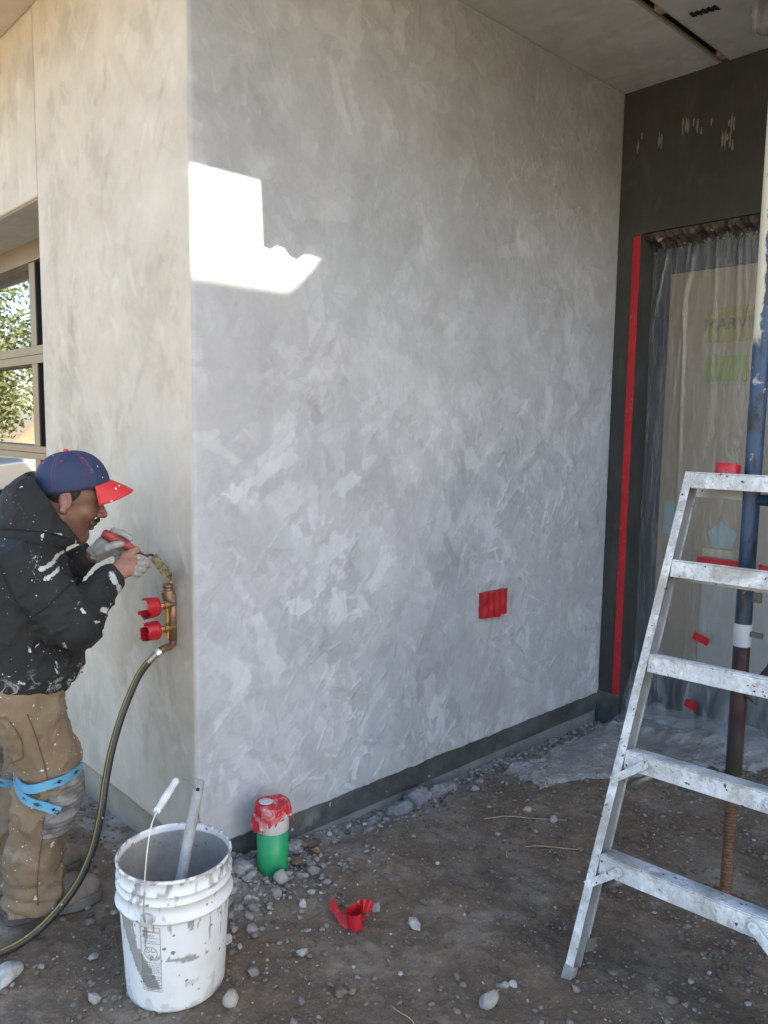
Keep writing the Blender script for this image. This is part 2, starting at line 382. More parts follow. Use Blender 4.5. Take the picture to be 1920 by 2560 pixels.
for a, b in ycells:
    for z0, z1 in zcells:
        bm = bmesh.new(); box(bm, (WX + .056, a - .002, z0 - .002), (WX + .066, b + .002, z1 + .002)); bmobj('pane', bm, GLASS, win)
        for lo, hi in (((WX + .002, a, z0), (WX + .057, a + .005, z1)), ((WX + .002, b - .005, z0), (WX + .057, b, z1))): boxo('gasket', lo, hi, GASK, win, 0)
boxo('interior_wall', (1.6, WY0 - .6, 0), (1.7, WY1 + .5, ZC), simple('interior', (.25, .24, .23), .9), house)
# ------------------------------------------------------------------ ground
def gz(x, y):
    x = np.asarray(x, float); y = np.asarray(y, float)
    dR = np.where(x > -.05, np.abs(y), np.hypot(x, y)); dL = np.where(y > -.05, np.abs(x), np.hypot(x, y))
    dw = np.where((x > 0) & (y > 0), 0, np.minimum(np.where(x > 0, np.abs(y), 9), np.minimum(np.where(y > 0, np.abs(x), 9), np.hypot(x, y))))
    z = -.062 * sst(.35, .0, dw) * sst(-.1, .8, np.hypot(x, y)) - .03 * sst(1.2, 2.2, x) * sst(-.9, -.1, y)
    z = z + .03 * np.exp(-((x - .06) ** 2 + (y + .05) ** 2) / .012)          # heap of droppings at the corner
    P = np.stack([x, y], -1); near = sst(6, 2, np.hypot(x, y))
    return z + near * (.007 * wnoise(P, 2.2, 101, 4) + .003 * wnoise(P, 11, 102, 3)) - (1 - near) * 0
def axis_pts(lo, hi, st, far):
    a = np.arange(lo, hi + st / 2, st); out = []; s = st; p = hi
    while p < far: s *= 1.28; p += s; out.append(p)
    out = np.array(out); return np.r_[lo - (out[::-1] - hi), a, out]
gx, gy = axis_pts(-1.25, 2.65, .0095, 400), axis_pts(-1.75, 1.0, .0095, 400)
GX, GY = np.meshgrid(gx, gy, indexing='ij'); PG = np.stack([GX, GY], -1)
GZ = gz(GX, GY); fine_m = ((GX > -1.5) & (GX < 2.9) & (GY > -2) & (GY < 1.3))
lump = np.where(fine_m, np.maximum(wnoise(PG, 24, 103, 3), -.4) * .0055 + np.abs(wnoise(PG, 58, 104, 2)) * .0036, 0)
GZ = GZ + lump
GR = NT('dirt')
n1 = GR.noise(1.5, 6, .62); n2 = GR.noise(9, 8, .68); n3 = GR.noise(70, 5, .7)
_c = GR.mix(GR.ramp(GR.math('ADD', n1, GR.math('MULTIPLY', GR.math('SUBTRACT', GR.noise(5, 7, .7, .6), .5), .5)), [(.36, 0), (.66, 1)]), (.130, .084, .050), (.245, .178, .118))
_c = GR.mix(GR.ramp(n2, [(.35, 0), (.7, 1)]), _c, (.090, .062, .040))
_c = GR.mix(GR.ramp(GR.noise(2.1, 5, .6, .4), [(.56, 0), (.72, .5)]), _c, (.115, .112, .075))      # greenish algae
_c = GR.mix(GR.ramp(GR.noise(3.1, 8, .75, .3), [(.50, 0), (.68, .8)]), _c, (.30, .258, .205))     # dry mortar dust
_c = GR.mix(GR.ramp(n3, [(.50, 0), (.8, .6)]), _c, (.27, .235, .195))
_c = GR.mix(GR.math('MULTIPLY', GR.math('LESS_THAN', GR.vor(105), .2), GR.math('GREATER_THAN', GR.noise(14, 3), .62)), _c, (.30, .28, .26))
gp = GR.n('NewGeometry'); sx = GR.n('SeparateXYZ'); GR.l(gp.outputs['Position'], sx.inputs[0])
vd_ = GR.n('VectorMath', operation='DISTANCE'); GR.l(gp.outputs['Position'], vd_.inputs[0]); vd_.inputs[1].default_value = (.7, -.4, 0)
far = GR.ramp(GR.math('ADD', GR.math('MULTIPLY', vd_.outputs['Value'], .1), GR.math('MULTIPLY', GR.math('SUBTRACT', n1, .5), .08)), [(.215, 0), (.27, 1)])
_c = GR.mix(far, _c, GR.mix(GR.noise(.4, 6), (.40, .32, .21), (.50, .41, .28)))  # ground out of view made pale to bounce warm light onto the pier
dustm = GR.math('MULTIPLY', GR.math('MULTIPLY', GR.ramp(GR.math('MULTIPLY', sx.outputs[1], -1), [(.05, 1), (.34, 0)]), GR.math('GREATER_THAN', sx.outputs[0], -.15)), GR.ramp(GR.noise(11, 7, .75, .5), [(.38, 0), (.60, .85)]))
_c = GR.mix(dustm, _c, (.33, .315, .295))
_c = GR.mix(GR.ramp(GR.noise(330, 3, .8), [(.56, 0), (.70, .6)]), _c, (.30, .265, .225)); _c = GR.mix(GR.ramp(GR.noise(260, 3, .8), [(.30, .6), (.42, 0)]), _c, (.045, .033, .024))
GR.set(_c, GR.ramp(n2, [(.3, .95), (.7, .72)])); GR.bump(n3, .7, .008); GR.bump(GR.noise(220, 4, .7), .5, .003)
ground = tag(npmesh('ground', np.stack([GX, GY, GZ], -1).reshape(-1, 3), grid_faces(*GX.shape), GR.m, None, True), kind='structure')
# ------------------------------------------------------------------ stones, gravel, mortar droppings
def pebble_proto(seed, sub=1, rough=.25, flat=.6):
    bm = bmesh.new(); bmesh.ops.create_icosphere(bm, subdivisions=sub, radius=1)
    V = np.array([v.co for v in bm.verts]); Ff = np.array([[v.index for v in f.verts] for f in bm.faces]); bm.free()
    r = np.random.default_rng(seed)
    V = V * (1 + rough * wnoise(V, .9, seed, 2)[:, None]); V = V * np.array([1, r.uniform(.6, .95), flat * r.uniform(.7, 1.2)])
    for _ in range(4):                                         # knock flats on it
        d = r.normal(size=3); d /= np.linalg.norm(d); h = V @ d; c = r.uniform(.55, .8); V = V - np.maximum(h - c, 0)[:, None] * d * .9
    return V, Ff
PROT = [pebble_proto(300 + i, 1, .3, .55) for i in range(8)]
def scatter(name, pts, size, mat, flat_jit=.5, sink=.25, seed=1, protos=PROT, label=None, cat=None):
    r = np.random.default_rng(seed); n = len(pts); Vs, Fs = [], []; off = 0
    th = r.uniform(0, 6.283, n); tl = r.normal(0, .35 * flat_jit, (n, 2)); pk = r.integers(0, len(protos), n)
    zz = gz(pts[:, 0], pts[:, 1]) + .0015
    for i in range(n):
        V, Ff = protos[pk[i]]; c, s = math.cos(th[i]), math.sin(th[i]); q = V * size[i]
        q = np.stack([q[:, 0] * c - q[:, 1] * s, q[:, 0] * s + q[:, 1] * c, q[:, 2]], 1)
        q[:, 2] += q[:, 0] * tl[i, 0] + q[:, 1] * tl[i, 1]
        q += (pts[i, 0], pts[i, 1], zz[i] + size[i] * (.5 - sink))
        Vs.append(q); Fs.append(Ff + off); off += len(V)
    o = npmesh(name, np.concatenate(Vs), np.concatenate(Fs), mat, None, False)
    return tag(o, label, cat, None, 'stuff')
def pebble_mat(name, stops, rough=.85):
    t = NT(name); g = t.n('NewGeometry'); c = t.ramp(g.outputs['Random Per Island'], stops)
    c = t.mix(t.ramp(t.noise(60, 5, .7), [(.4, 0), (.75, .5)]), c, (.10, .085, .07)); t.set(c, rough); t.bump(t.noise(140, 4), .4, .003); return t.m
STM = pebble_mat('gravel_stone', [(0, (.11, .095, .08)), (.3, (.165, .145, .125)), (.6, (.21, .19, .165)), (.85, (.17, .165, .165)), (1, (.30, .275, .245))])
CRM = pebble_mat('mortar_crumb', [(0, (.19, .175, .16)), (.6, (.27, .255, .24)), (1, (.44, .43, .42))])
def in_view(p): return (p[:, 0] > -1.1) & (p[:, 0] < 2.6) & ~((p[:, 0] > -.01) & (p[:, 1] > -.01)) & (np.hypot(p[:, 0] + 1.27, p[:, 1] + 2.24) > 1.0)
def pick(n, dens, seed):
    r = np.random.default_rng(seed); out = []; got = 0
    while got < n:
        p = np.stack([r.uniform(-1.1, 2.55, 6000), r.uniform(-1.7, .9, 6000)], 1)
        k = in_view(p) & (r.random(6000) < dens(p)); out.append(p[k]); got += k.sum()
    return np.concatenate(out)[:n]
def d_gravel(p):
    right = sst(.55, 1.2, p[:, 0] - .35 * (p[:, 1] + .6)) * sst(-.05, -.5, p[:, 1])
    patch = np.clip(wnoise(p, 2.5, 77, 3) + .1, 0, 1)
    return np.clip(.02 + .9 * right * (.2 + .8 * patch) + .10 * patch * sst(.3, -.3, p[:, 1]), 0, 1)
def d_crumb(p):
    near = np.exp(-np.abs(p[:, 1]) / .16) * (p[:, 0] > -.1) + np.exp(-np.hypot(p[:, 0] - .02, p[:, 1] + .15) / .2)
    return np.clip(.05 + .9 * near + .35 * np.clip(wnoise(p, 3, 78, 3), 0, 1), 0, 1)
r_ = np.random.default_rng(5)
scatter('gravel', pick(13000, d_gravel, 3), r_.gamma(1.25, .0020, 13000) + .0014, STM, seed=4, sink=.62, label='loose grey gravel trodden into the brown dirt', cat='gravel')
scatter('plaster_crumbs', pick(5000, d_crumb, 8), r_.gamma(1.2, .0013, 5000) + .0011, CRM, seed=9, sink=.4, label='pale crumbs of plaster dropped over the dirt along the wall', cat='crumbs')
deb = lambda p: np.clip(np.exp(-np.abs(p[:, 1] + .03) / .055) * (p[:, 0] > -.05) * (p[:, 1] < 0) * (.25 + np.clip(wnoise(p, 5, 79, 3), 0, 1)) + .8 * np.exp(-np.hypot(p[:, 0] - .08, p[:, 1] + .12) / .12), 0, 1)
scatter('mortar_debris', pick(1500, deb, 12), r_.gamma(1.8, .0032, 1500) + .003, CRM, seed=13, sink=.15, label='broken lumps of grey mortar strewn along the foot of the wall', cat='debris')
clod = lambda p: np.clip(.15 + .8 * np.clip(wnoise(p, 4, 81, 3), 0, 1), 0, 1)
scatter('dirt_clods', pick(5000, clod, 14), r_.gamma(1.6, .0024, 5000) + .0022, pebble_mat('clod_dirt', [(0, (.09, .066, .045)), (.6, (.15, .115, .085)), (1, (.21, .17, .13))], .95), seed=15, sink=.3, label='small brown clods of loose dirt', cat='dirt')
def stone(name, x, y, size, mat, label, cat='stone', seed=0, flat=.7, group=None, rz=0, stretch=1.0, sub=3, rough=.22):
    V, Ff = pebble_proto(900 + seed, sub, rough, flat); V = V * size * np.array([stretch, 1, 1])
    c, s = math.cos(rz), math.sin(rz); V = np.stack([V[:, 0] * c - V[:, 1] * s, V[:, 0] * s + V[:, 1] * c, V[:, 2]], 1)
    o = npmesh(name, V, Ff, mat, None, True); o.location = (x, y, float(gz(x, y)) - V[:, 2].min() - .28 * size)
    return tag(o, label, cat, group)
TAN = simple('tan_stone', (.30, .265, .215), .8, c2=(.38, .345, .29), scale=20, bump=.25, bscale=90)
GRY = simple('grey_stone', (.22, .215, .20), .82, c2=(.33, .32, .30), scale=16, bump=.4, bscale=60)
WHT = simple('white_lump', (.48, .47, .44), .9, c2=(.30, .28, .25), scale=24, bump=.8, bscale=45, bdist=.008)
stone('stone', -.251, -.594, .026, TAN, 'smooth tan pebble lying right of the white bucket', seed=1, rz=.2)
stone('stone', .243, -1.045, .030, GRY, 'round speckled grey stone at the bottom of the picture left of the ladder foot', seed=2)
stone('stone', .166, -.235, .028, GRY, 'wedge shaped stone leaning on the foot of the green pipe', seed=3, flat=.9)
stone('plaster_lump', -.640, -.100, .050, WHT, 'white crusty plaster lump on the dirt at the left edge', 'plaster', seed=4, flat=.45, stretch=1.2, rz=.5, rough=.45)
stone('stone', .330, -1.03, .014, GRY, 'small grey stone just left of the ladder foot', seed=5)
stone('plaster_chip', .352, -1.045, .013, WHT, 'small white square chip beside the ladder foot', 'plaster', seed=6, flat=.8)
stone('stone', 1.174, -.478, .018, simple('ochre_stone', (.36, .28, .15), .8, c2=(.42, .36, .25)), 'small yellowish pebble in front of the plastic sheet', seed=7)
stone('stone', 1.182, -.594, .020, GRY, 'pale angular stone on the dirt in front of the ladder rail', seed=8)
k = 0
for p in pick(60, lambda q: .25 + .6 * sst(.2, 1.2, q[:, 0]), 55):
    if np.hypot(p[0] + .33, p[1] + .40) < .2 or np.hypot(p[0] + .42, p[1] - .1) < .28 or p[0] > 2.3: continue
    stone('small_stone', p[0], p[1], float(r_.uniform(.006, .0125)), (TAN, GRY, GRY, GRY)[k % 4], 'small loose stone scattered on the dirt ground', 'stone', seed=20 + k % 12, group='small loose stones scattered over the dirt', rz=k, sub=2, flat=.55); k += 1
MORT = NT('wet_mortar'); _c = MORT.mix(MORT.ramp(MORT.noise(22, 6, .7), [(.35, 0), (.7, 1)]), (.17, .17, .17), (.36, .365, .375)); _c = MORT.mix(MORT.ramp(MORT.noise(6, 5), [(.6, 0), (.75, .7)]), _c, (.10, .07, .05))
MORT.set(_c, .7); MORT.bump(MORT.noise(55, 6, .7), .8, .01); MORT = MORT.m
for i, (x, y, s, lab) in enumerate(((.865, -.085, .058, 'nearest grey mortar dollop of the pile at the wall base'), (.985, -.075, .062, 'middle grey mortar dollop of the pile at the wall base'),
                                    (1.09, -.085, .068, 'largest grey mortar dollop with white smears in the pile at the wall base'), (1.17, -.075, .045, 'farthest grey mortar dollop of the pile at the wall base'),
                                    (.72, -.075, .026, 'lone fist sized mortar lump before the dollops on the wall base'), (.66, -.12, .02, 'small mortar lump nearest the green pipe on the dirt'))):
    V, Ff = pebble_proto(700 + i, 4, .25, .6); V = V + V * (.20 * wnoise(V, 3.2, 710 + i, 4))[:, None] + V * (.22 * np.abs(wnoise(V, 7, 720 + i, 4)))[:, None]
    V = V * s * np.array([1.15, .8, .85])
    o = npmesh('mortar_dollop', V, Ff, MORT, None, True); o.location = (x, y, float(gz(x, y)) + s * .15); tag(o, lab, 'mortar', 'mortar dropped along the wall')
for i, (x, y, s) in enumerate(((.03, -.06, .06), (.10, -.10, .045), (.33, -.07, .05), (-.02, -.13, .04))):
    V, Ff = pebble_proto(760 + i, 4, .3, .5); V = V + V * (.2 * wnoise(V, 4, 770 + i, 4))[:, None]; V = V * s
    o = npmesh('mortar_clod', V, Ff, MORT, None, True); o.location = (x, y, float(gz(x, y)) + s * .1)
    tag(o, ('grey mortar clod at the very corner of the house', 'grey mortar clod left of the green pipe', 'grey mortar clod right behind the green pipe', 'grey mortar clod between bucket and green pipe')[i], 'mortar')
# dead leaves by the pipe, straws and a twig
LEAF = simple('dead_leaf', (.26, .15, .06), .7, c2=(.36, .24, .11), scale=30)
for i, (x, y, rz, s, m_, lab) in enumerate(((.275, -.19, .6, .034, LEAF, 'curled tan dead leaf right of the green pipe'), (.40, -.10, 2.2, .045, simple('rust_leaf', (.14, .055, .035), .7, c2=(.25, .17, .12), scale=40), 'crumpled reddish brown leaf behind the green pipe'), (.37, -.16, 1.1, .030, LEAF, 'small folded brown leaf behind the curled leaf'))):
    A, B = np.meshgrid(np.linspace(-1, 1, 13), np.linspace(-1, 1, 9), indexing='ij'); wv = (1 - A ** 2) ** .6 * .55
    V = np.stack([A, B * wv, .25 * A ** 2 + .5 * np.abs(B) * wv + .06 * np.sin(7 * A + i) + .12], -1) * s
    o = npmesh('dead_leaf', V.reshape(-1, 3), grid_faces(13, 9), m_, None, True); o.location = (x, y, float(gz(x, y)) + .004); o.rotation_euler = (.3 * (i - 1), .25, rz); tag(o, lab, 'leaf')
    so_ = o.modifiers.new('thick', 'SOLIDIFY'); so_.thickness = .0012
STRAW = simple('straw', (.36, .32, .22), .8)
for i, (p0, p1, lab) in enumerate((((.98, -.42), (1.22, -.62), 'long pale straw lying towards the ladder rail'), ((.83, -.66), (.90, -.60), 'short bent straw nearest the red tape scrap'), ((.93, -.66), (1.09, -.78), 'pale straw crossing beside the short bent straw'), ((.04, -.98), (.05, -.89), 'short pale straw on bare dirt near the bottom, below the red tape scrap'))):
    bm = bmesh.new(); pts = []
    for t in np.linspace(0, 1, 8):
        x, y = p0[0] + (p1[0] - p0[0]) * t, p0[1] + (p1[1] - p0[1]) * t + .014 * math.sin(t * 4 + i); pts.append((x, y, float(gz(x, y)) + .009 + .006 * math.sin(t * 5)))
    tube(bm, pts, .0014, 6); tag(bmobj('straw', bm, STRAW, None, True), lab, 'straw')
# ------------------------------------------------------------------ bucket
CAMAZ = math.atan2(CAMP[1] + .405, CAMP[0] + .327)
BX, BY = -.312, -.420
bucket = thing('bucket', 'white plaster-stained plastic bucket with wire handle and warning label', 'bucket', (BX, BY, float(gz(BX, BY)) + .002))
prof = [(.001, 0), (.120, 0), (.129, .003), (.1315, .010)] + [(.1315 + .0145 * t, .010 + .245 * t) for t in np.linspace(.04, 1, 26)]
prof += [(.1475, .2555), (.1555, .2570), (.1565, .2610), (.1555, .2650), (.1490, .2670), (.1488, .300), (.1535, .3020), (.1535, .3055), (.1490, .3075), (.1490, .324), (.1530, .326), (.1530, .3295), (.1492, .3315), (.1495, .358), (.1530, .361), (.1535, .366), (.1510, .3695), (.1475, .3690), (.1462, .362)]
prof += [(.1462 - .006 * t, .362 - .17 * t) for t in np.linspace(.05, 1, 18)] + [(.1375, .168), (.12, .163), (.001, .160)]
SEG = 144; pr_ = np.array(prof); th = np.arange(SEG) * 2 * math.pi / SEG
TH, PI_ = np.meshgrid(th, np.arange(len(pr_)), indexing='xy'); rr, zz = pr_[PI_, 0] * .975, pr_[PI_, 1]
outer = PI_ < 48
az = (np.degrees(TH - CAMAZ) + 180) % 360 - 180                       # 0 faces the path in front; negative is to the left
az = -az if False else az
pn = np.stack([np.cos(TH), np.sin(TH), zz * 6], -1); nz = wnoise(pn, 5, 61, 4); nz2 = wnoise(pn, 14, 62, 3)
cl = -64 + (.262 - zz) / .18 * 36
st_ = sst(1.2, .7, np.abs(az - cl + 4 * nz2) / (11 + 7 * nz)) * sst(.055, .09, zz + .01 * nz) * (zz < .262)
drip = np.zeros_like(st_); r2 = np.random.default_rng(9)
for _ in range(46):
    a0, L, w_ = r2.uniform(-120, 120), r2.gamma(1.5, .018), r2.uniform(.8, 2.2)
    drip = np.maximum(drip, sst(1.3, .6, np.abs(az - a0 + 1.5 * nz2) / w_) * (zz < .256) * sst(.256 - L - .006, .256 - L, zz))
ring = sst(.25, .7, nz2 + .9 * sst(.262, .37, zz) - .25) * (zz > .262) * .55
low = sst(.3, .8, nz + .8 * sst(.07, .0, zz)) * .5 * (zz < .09)
streak = sst(1.2, .5, np.abs((zz - .155) / .012 + 1.2 * nz2 + .02 * (az - 5))) * (np.abs(az - 2) < 34) * sst(.0, .5, nz2 + .3)
stain = np.where(outer, np.maximum.reduce([st_, drip * .72, ring * 1.2, low * .9, streak * .8]), np.where(pr_[PI_, 1] < .35, .97 - .1 * sst(.2, .36, zz) * (nz > 0), .3))
V = np.stack([rr * np.cos(TH), rr * np.sin(TH), zz], -1).reshape(-1, 3)
nP = len(pr_); a_ = (np.arange(nP - 1)[:, None] * SEG + np.arange(SEG)[None, :]); b_ = (np.arange(nP - 1)[:, None] * SEG + (np.arange(SEG)[None, :] + 1) % SEG)
Fb = np.stack([a_, b_, b_ + SEG, a_ + SEG], -1).reshape(-1, 4)
BK = NT('bucket_plastic'); s_ = BK.sep(BK.attr('stain').outputs['Color'])[0]
_m = BK.math('ADD', s_, BK.math('MULTIPLY', BK.math('SUBTRACT', BK.noise(45, 6, .7), .5), .5)); _m = BK.ramp(_m, [(.32, 0), (.70, .9)])
_w = BK.mix(BK.ramp(BK.noise(7, 6, .65), [(.45, 0), (.75, .55)]), (.70, .70, .70), (.50, .48, .45))
_c = BK.mix(_m, _w, BK.mix(BK.noise(30, 5), (.17, .15, .125), (.33, .31, .285))); _c = BK.mix(BK.splat(60, .35, .25), _c, (.2, .19, .18))
BK.set(_c, BK.ramp(_m, [(0, .42), (1, .85)])); BK.bump(BK.math('MULTIPLY', _m, BK.noise(60, 4)), .5, .003)
npmesh('body', V, Fb, BK.m, bucket, True, {'stain': np.repeat(stain.reshape(-1, 1), 3, 1)})
WM = NT('bucket_mortar'); WM.set(WM.mix(WM.noise(12, 6), (.13, .14, .15), (.20, .21, .22)), .55); WM.bump(WM.noise(26, 5, .6), .6, .012)
A, T_ = np.meshgrid(np.linspace(0, 1, 14), np.linspace(0, 2 * math.pi, 49)[:-1], indexing='ij')
mz = .205 + .012 * wnoise(np.stack([A * np.cos(T_) * 3, A * np.sin(T_) * 3], -1), 1.2, 64, 3) - .012 * (1 - A)
Vm = np.stack([A * .1345 * np.cos(T_), A * .1345 * np.sin(T_), mz], -1).reshape(-1, 3)
aa = (np.arange(13)[:, None] * 48 + np.arange(48)[None, :]); bb = (np.arange(13)[:, None] * 48 + (np.arange(48)[None, :] + 1) % 48)
mortar = npmesh('mortar', Vm, np.stack([aa, aa + 48, bb + 48, bb], -1).reshape(-1, 4), WM.m, None, True, loc=bucket.location); tag(mortar, 'wet grey mortar filling the lower part of the white bucket', 'mortar')
EAR = CAMAZ - R(27); ed = Vector((math.cos(EAR), math.sin(EAR), 0)); WIRE = simple('bail_wire', (.45, .45, .46), .4, .7, c2=(.6, .6, .6), scale=40); EARM = simple('bucket_ear', (.55, .54, .52), .6, c2=(.3, .29, .28), scale=40)
sd = Vector((-ed.y, ed.x, 0))
def bp(r, z, s=0): return ed * r + Vector((0, 0, z)) + sd * s
bail = catmull([bp(.158, .262), bp(.168, .30), bp(.156, .40), bp(.128, .49), bp(.098, .530, .004)], 6); bail2 = catmull([bp(-.006, .562, .008), bp(-.05, .545, .010), bp(-.11, .49, .008), bp(-.15, .41), bp(-.166, .30), bp(-.158, .262)], 6)
bm = bmesh.new(); tube(bm, bail + [Vector(p) for p in bail2], .0021, 8); bmobj('bail', bm, WIRE, bucket, True)
g0, g1 = bp(.103, .527, .004), bp(-.004, .563, .008); Mg = axis_M(g1 - g0); L = (g1 - g0).length
bm = bmesh.new(); lathe(bm, [(.003, 0), (.0085, 0), (.0095, .006), (.0088, .012), (.0088, L * .30), (.0102, L * .34), (.0102, L * .66), (.0088, L * .70), (.0088, L - .012), (.0095, L - .006), (.0085, L), (.003, L)], 18, g0, Mg); bmobj('grip', bm, simple('grip_plastic', (.66, .66, .65), .5), bucket, True)
for s in (1, -1):
    Me = Matrix((sd * s, Vector((0, 0, 1)), ed * s)).transposed(); bm = bmesh.new(); box(bm, (-.015, .255, .150), (.015, .286, .1625), Me); bmobj('ear', bm, EARM, bucket, bevel=.004)
# printed warning label wrapped round the wall of the bucket
INK = simple('label_ink', (.11, .105, .10), .6)
LAZ = CAMAZ - R(27); LH = .0262
def rad_at(z): z += .015; return (.1315 + .0145 * (z - .010) / .245) * .975 + .0008
def wrap(x, z): a = LAZ + x / .138; r = rad_at(z); return (r * math.cos(a), r * math.sin(a), z + .015)
def text_xy(s, size):
    c = bpy.data.curves.new('t', 'FONT'); c.body = s; c.size = size; c.align_x = 'CENTER'; c.resolution_u = 2
    o = bpy.data.objects.new('t', c); COL.objects.link(o); dg = bpy.context.evaluated_depsgraph_get(); me = o.evaluated_get(dg).to_mesh()
    vs = [tuple(v.co[:2]) for v in me.vertices]; fs = [tuple(p.vertices) for p in me.polygons]; o.evaluated_get(dg).to_mesh_clear(); bpy.data.objects.remove(o); bpy.data.curves.remove(c); return vs, fs
def add_poly(bm, vs, fs, fn):
    q = [bm.verts.new(fn(*v)) for v in vs]
    for f in fs:
        try: bm.faces.new([q[i] for i in f])
        except ValueError: pass
def line(bm, x0, z0, x1, z1, wd, fn, n=5):
    dx, dz = x1 - x0, z1 - z0; L = math.hypot(dx, dz); px, pz = -dz / L * wd / 2, dx / L * wd / 2; pv = None
    for i in range(n + 1):
        t = i / n; a = bm.verts.new(fn(x0 + dx * t + px, z0 + dz * t + pz)); b = bm.verts.new(fn(x0 + dx * t - px, z0 + dz * t - pz))
        if pv: bm.faces.new((pv[0], a, b, pv[1]))
        pv = (a, b)
bm = bmesh.new(); T0, T1 = .228, .050
for x in (-LH, LH): line(bm, x, T0, x, T1, .0011, wrap)
for z in (T0, T1, .199, .184, .130): line(bm, -LH, z, LH, z, .0010, wrap, 10)
for s, z, sz in (('WARNING', .2135, .0088), ('AVISO', .2025, .0085), ('AVERTISSEMENT', .1880, .0050)):
    vs, fs = text_xy(s, sz); add_poly(bm, [(x + (.003 if s == 'WARNING' else 0), y + z) for x, y in vs], fs, wrap)
for z in (.2165, .2055): 
    for a, b in (((-.0205, z - .003), (-.0175, z + .003)), ((-.0175, z + .003), (-.0145, z - .003)), ((-.0145, z - .003), (-.0205, z - .003))): line(bm, *a, *b, .0009, wrap, 1)
for k in range(24):
    a, b = k * math.pi / 12, (k + 1) * math.pi / 12; line(bm, .0175 * math.cos(a), .157 + .0175 * math.sin(a), .0175 * math.cos(b), .157 + .0175 * math.sin(b), .0012, wrap, 1)
for a in (.4, 1.3, 2.2, 3.0, 4.1, 5.2): line(bm, .004 * math.cos(a), .157 + .004 * math.sin(a), .015 * math.cos(a), .157 + .015 * math.sin(a), .0016, wrap, 1)
for z in np.arange(.124, .054, -.0046):
    if .094 < z < .100: continue
    x = -LH + .003
    while x < LH - .004:
        L = random.uniform(.003, .009); line(bm, x, z, min(x + L, LH - .002), z, .0014, wrap, 1); x += L + .0016
bmobj('printed_label', bm, INK, bucket)
p0, p1 = Vector((BX - .030, BY - .045, .205)), Vector((BX + .118, BY + .070, .505))
bm = bmesh.new(); dd = (p1 - p0); pts = [p0 - dd * .12] + [p0 + dd * t for t in (0, .3, .6, .9, .985, 1.0)]; tube(bm, pts, [.0145, .0145, .0148, .015, .0155, .0145, .009], 16)
STICK = NT('mortar_stick'); STICK.set(STICK.mix(STICK.ramp(STICK.noise(14, 6, .7, 0, STICK.co((1, 1, .3))), [(.35, 0), (.7, 1)]), (.16, .155, .15), (.42, .42, .42)), .8); STICK.bump(STICK.noise(50, 5), .5, .006)
stick = thing('stirring_stick', 'mortar caked round wooden stick standing in the bucket', 'stick', (0, 0, 0)); bmobj('shaft', bm, STICK.m, stick, True)
hc = p0 + dd * .92; vd = (Vector(CAMP) - hc); vd -= dd * vd.dot(dd) / dd.length_squared; vd.normalize(); bm = bmesh.new(); lathe(bm, [(.0001, .0157), (.0045, .0155), (.0052, .0148)], 12, hc, axis_M(vd)); bmobj('hang_hole', bm, BLACK, stick)
# ------------------------------------------------------------------ green pipe stub with white coupling and red tape
RED = NT('red_tape'); RED.set(RED.mix(RED.ramp(RED.noise(48, 6, .75, .5), [(.60, 0), (.74, .45)]), RED.mix(RED.ramp(RED.noise(9, 4), [(.4, 0), (.7, 1)]), (.37, .008, .016), (.46, .014, .022)), (.55, .40, .38)), .42); RED.bump(RED.noise(35, 4, .6, .5), .25, .006); RED = RED.m
REDP = NT('red_tape_plastered'); _k = REDP.ramp(REDP.noise(17, 6, .7, .8), [(.50, 0), (.62, .75)]); REDP.set(REDP.mix(_k, (.50, .016, .028), (.60, .50, .50)), .55); REDP.bump(REDP.noise(40, 5), .5, .006); REDP = REDP.m
px_, py_ = .193, -.150; gp_ = float(gz(px_, py_))
pipe = thing('drain_pipe', 'green drain pipe stub capped with red tape at the wall foot', 'pipe', (px_, py_, gp_))
bm = bmesh.new(); lathe(bm, [(.046, -.05), (.0525, -.05), (.0525, .163), (.046, .163)], 48); bmobj('pipe', bm, simple('green_pvc', (.012, .27, .10), .45, c2=(.03, .33, .14), scale=5, bump=.1), pipe, True)
bm = bmesh.new(); lathe(bm, [(.0532, .150), (.0552, .152), (.0552, .232), (.052, .236), (.001, .238)], 48); bmobj('coupling', bm, simple('white_pvc', (.60, .59, .57), .5, c2=(.48, .47, .45), scale=9), pipe, True)
nr, ns = 22, 96; Vp = []; r3 = np.random.default_rng(3); ph = np.linspace(0, 2 * math.pi, ns, endpoint=False); camr = math.atan2(CAMP[1] - py_, CAMP[0] - px_)
dl = (np.degrees(ph - camr) + 180) % 360 - 180
bot = .190 + .013 * np.sin(ph * 3 + .5) + .010 * np.sign(np.sin(ph * 5 + 1)) - .020 * np.exp(-((dl + 15) / 22) ** 2) - .035 * np.exp(-((dl + 75) / 22) ** 2) + .012 * np.exp(-((dl - 60) / 30) ** 2)
for i in range(nr):
    t = i / (nr - 1)
    if t < .45: q = t / .45; r_c = .058 * q; z_c = .2435 + .003 * np.sin(4 * ph) * q + .0016 * np.sin(9 * ph + q * 9) - .002 * q ** 6
    else:
        q = (t - .45) / .55; z_c = .241 + (bot - .241) * q; r_c = .0582 + .0025 * np.sin(ph * 9 + 2) * q + .002 * np.sin(ph * 21) * q + .014 * q * np.exp(-((dl + 75) / 18) ** 2) + .016 * q * np.exp(-((dl - 88) / 12) ** 2)
    Vp.append(np.stack([r_c * np.cos(ph), r_c * np.sin(ph), z_c * np.ones(ns)], 1))
aa = (np.arange(nr - 1)[:, None] * ns + np.arange(ns)[None, :]); bb = (np.arange(nr - 1)[:, None] * ns + (np.arange(ns)[None, :] + 1) % ns)
npmesh('tape_cover', np.concatenate(Vp), np.stack([aa, aa + ns, bb + ns, bb], -1).reshape(-1, 4), REDP, pipe, True)
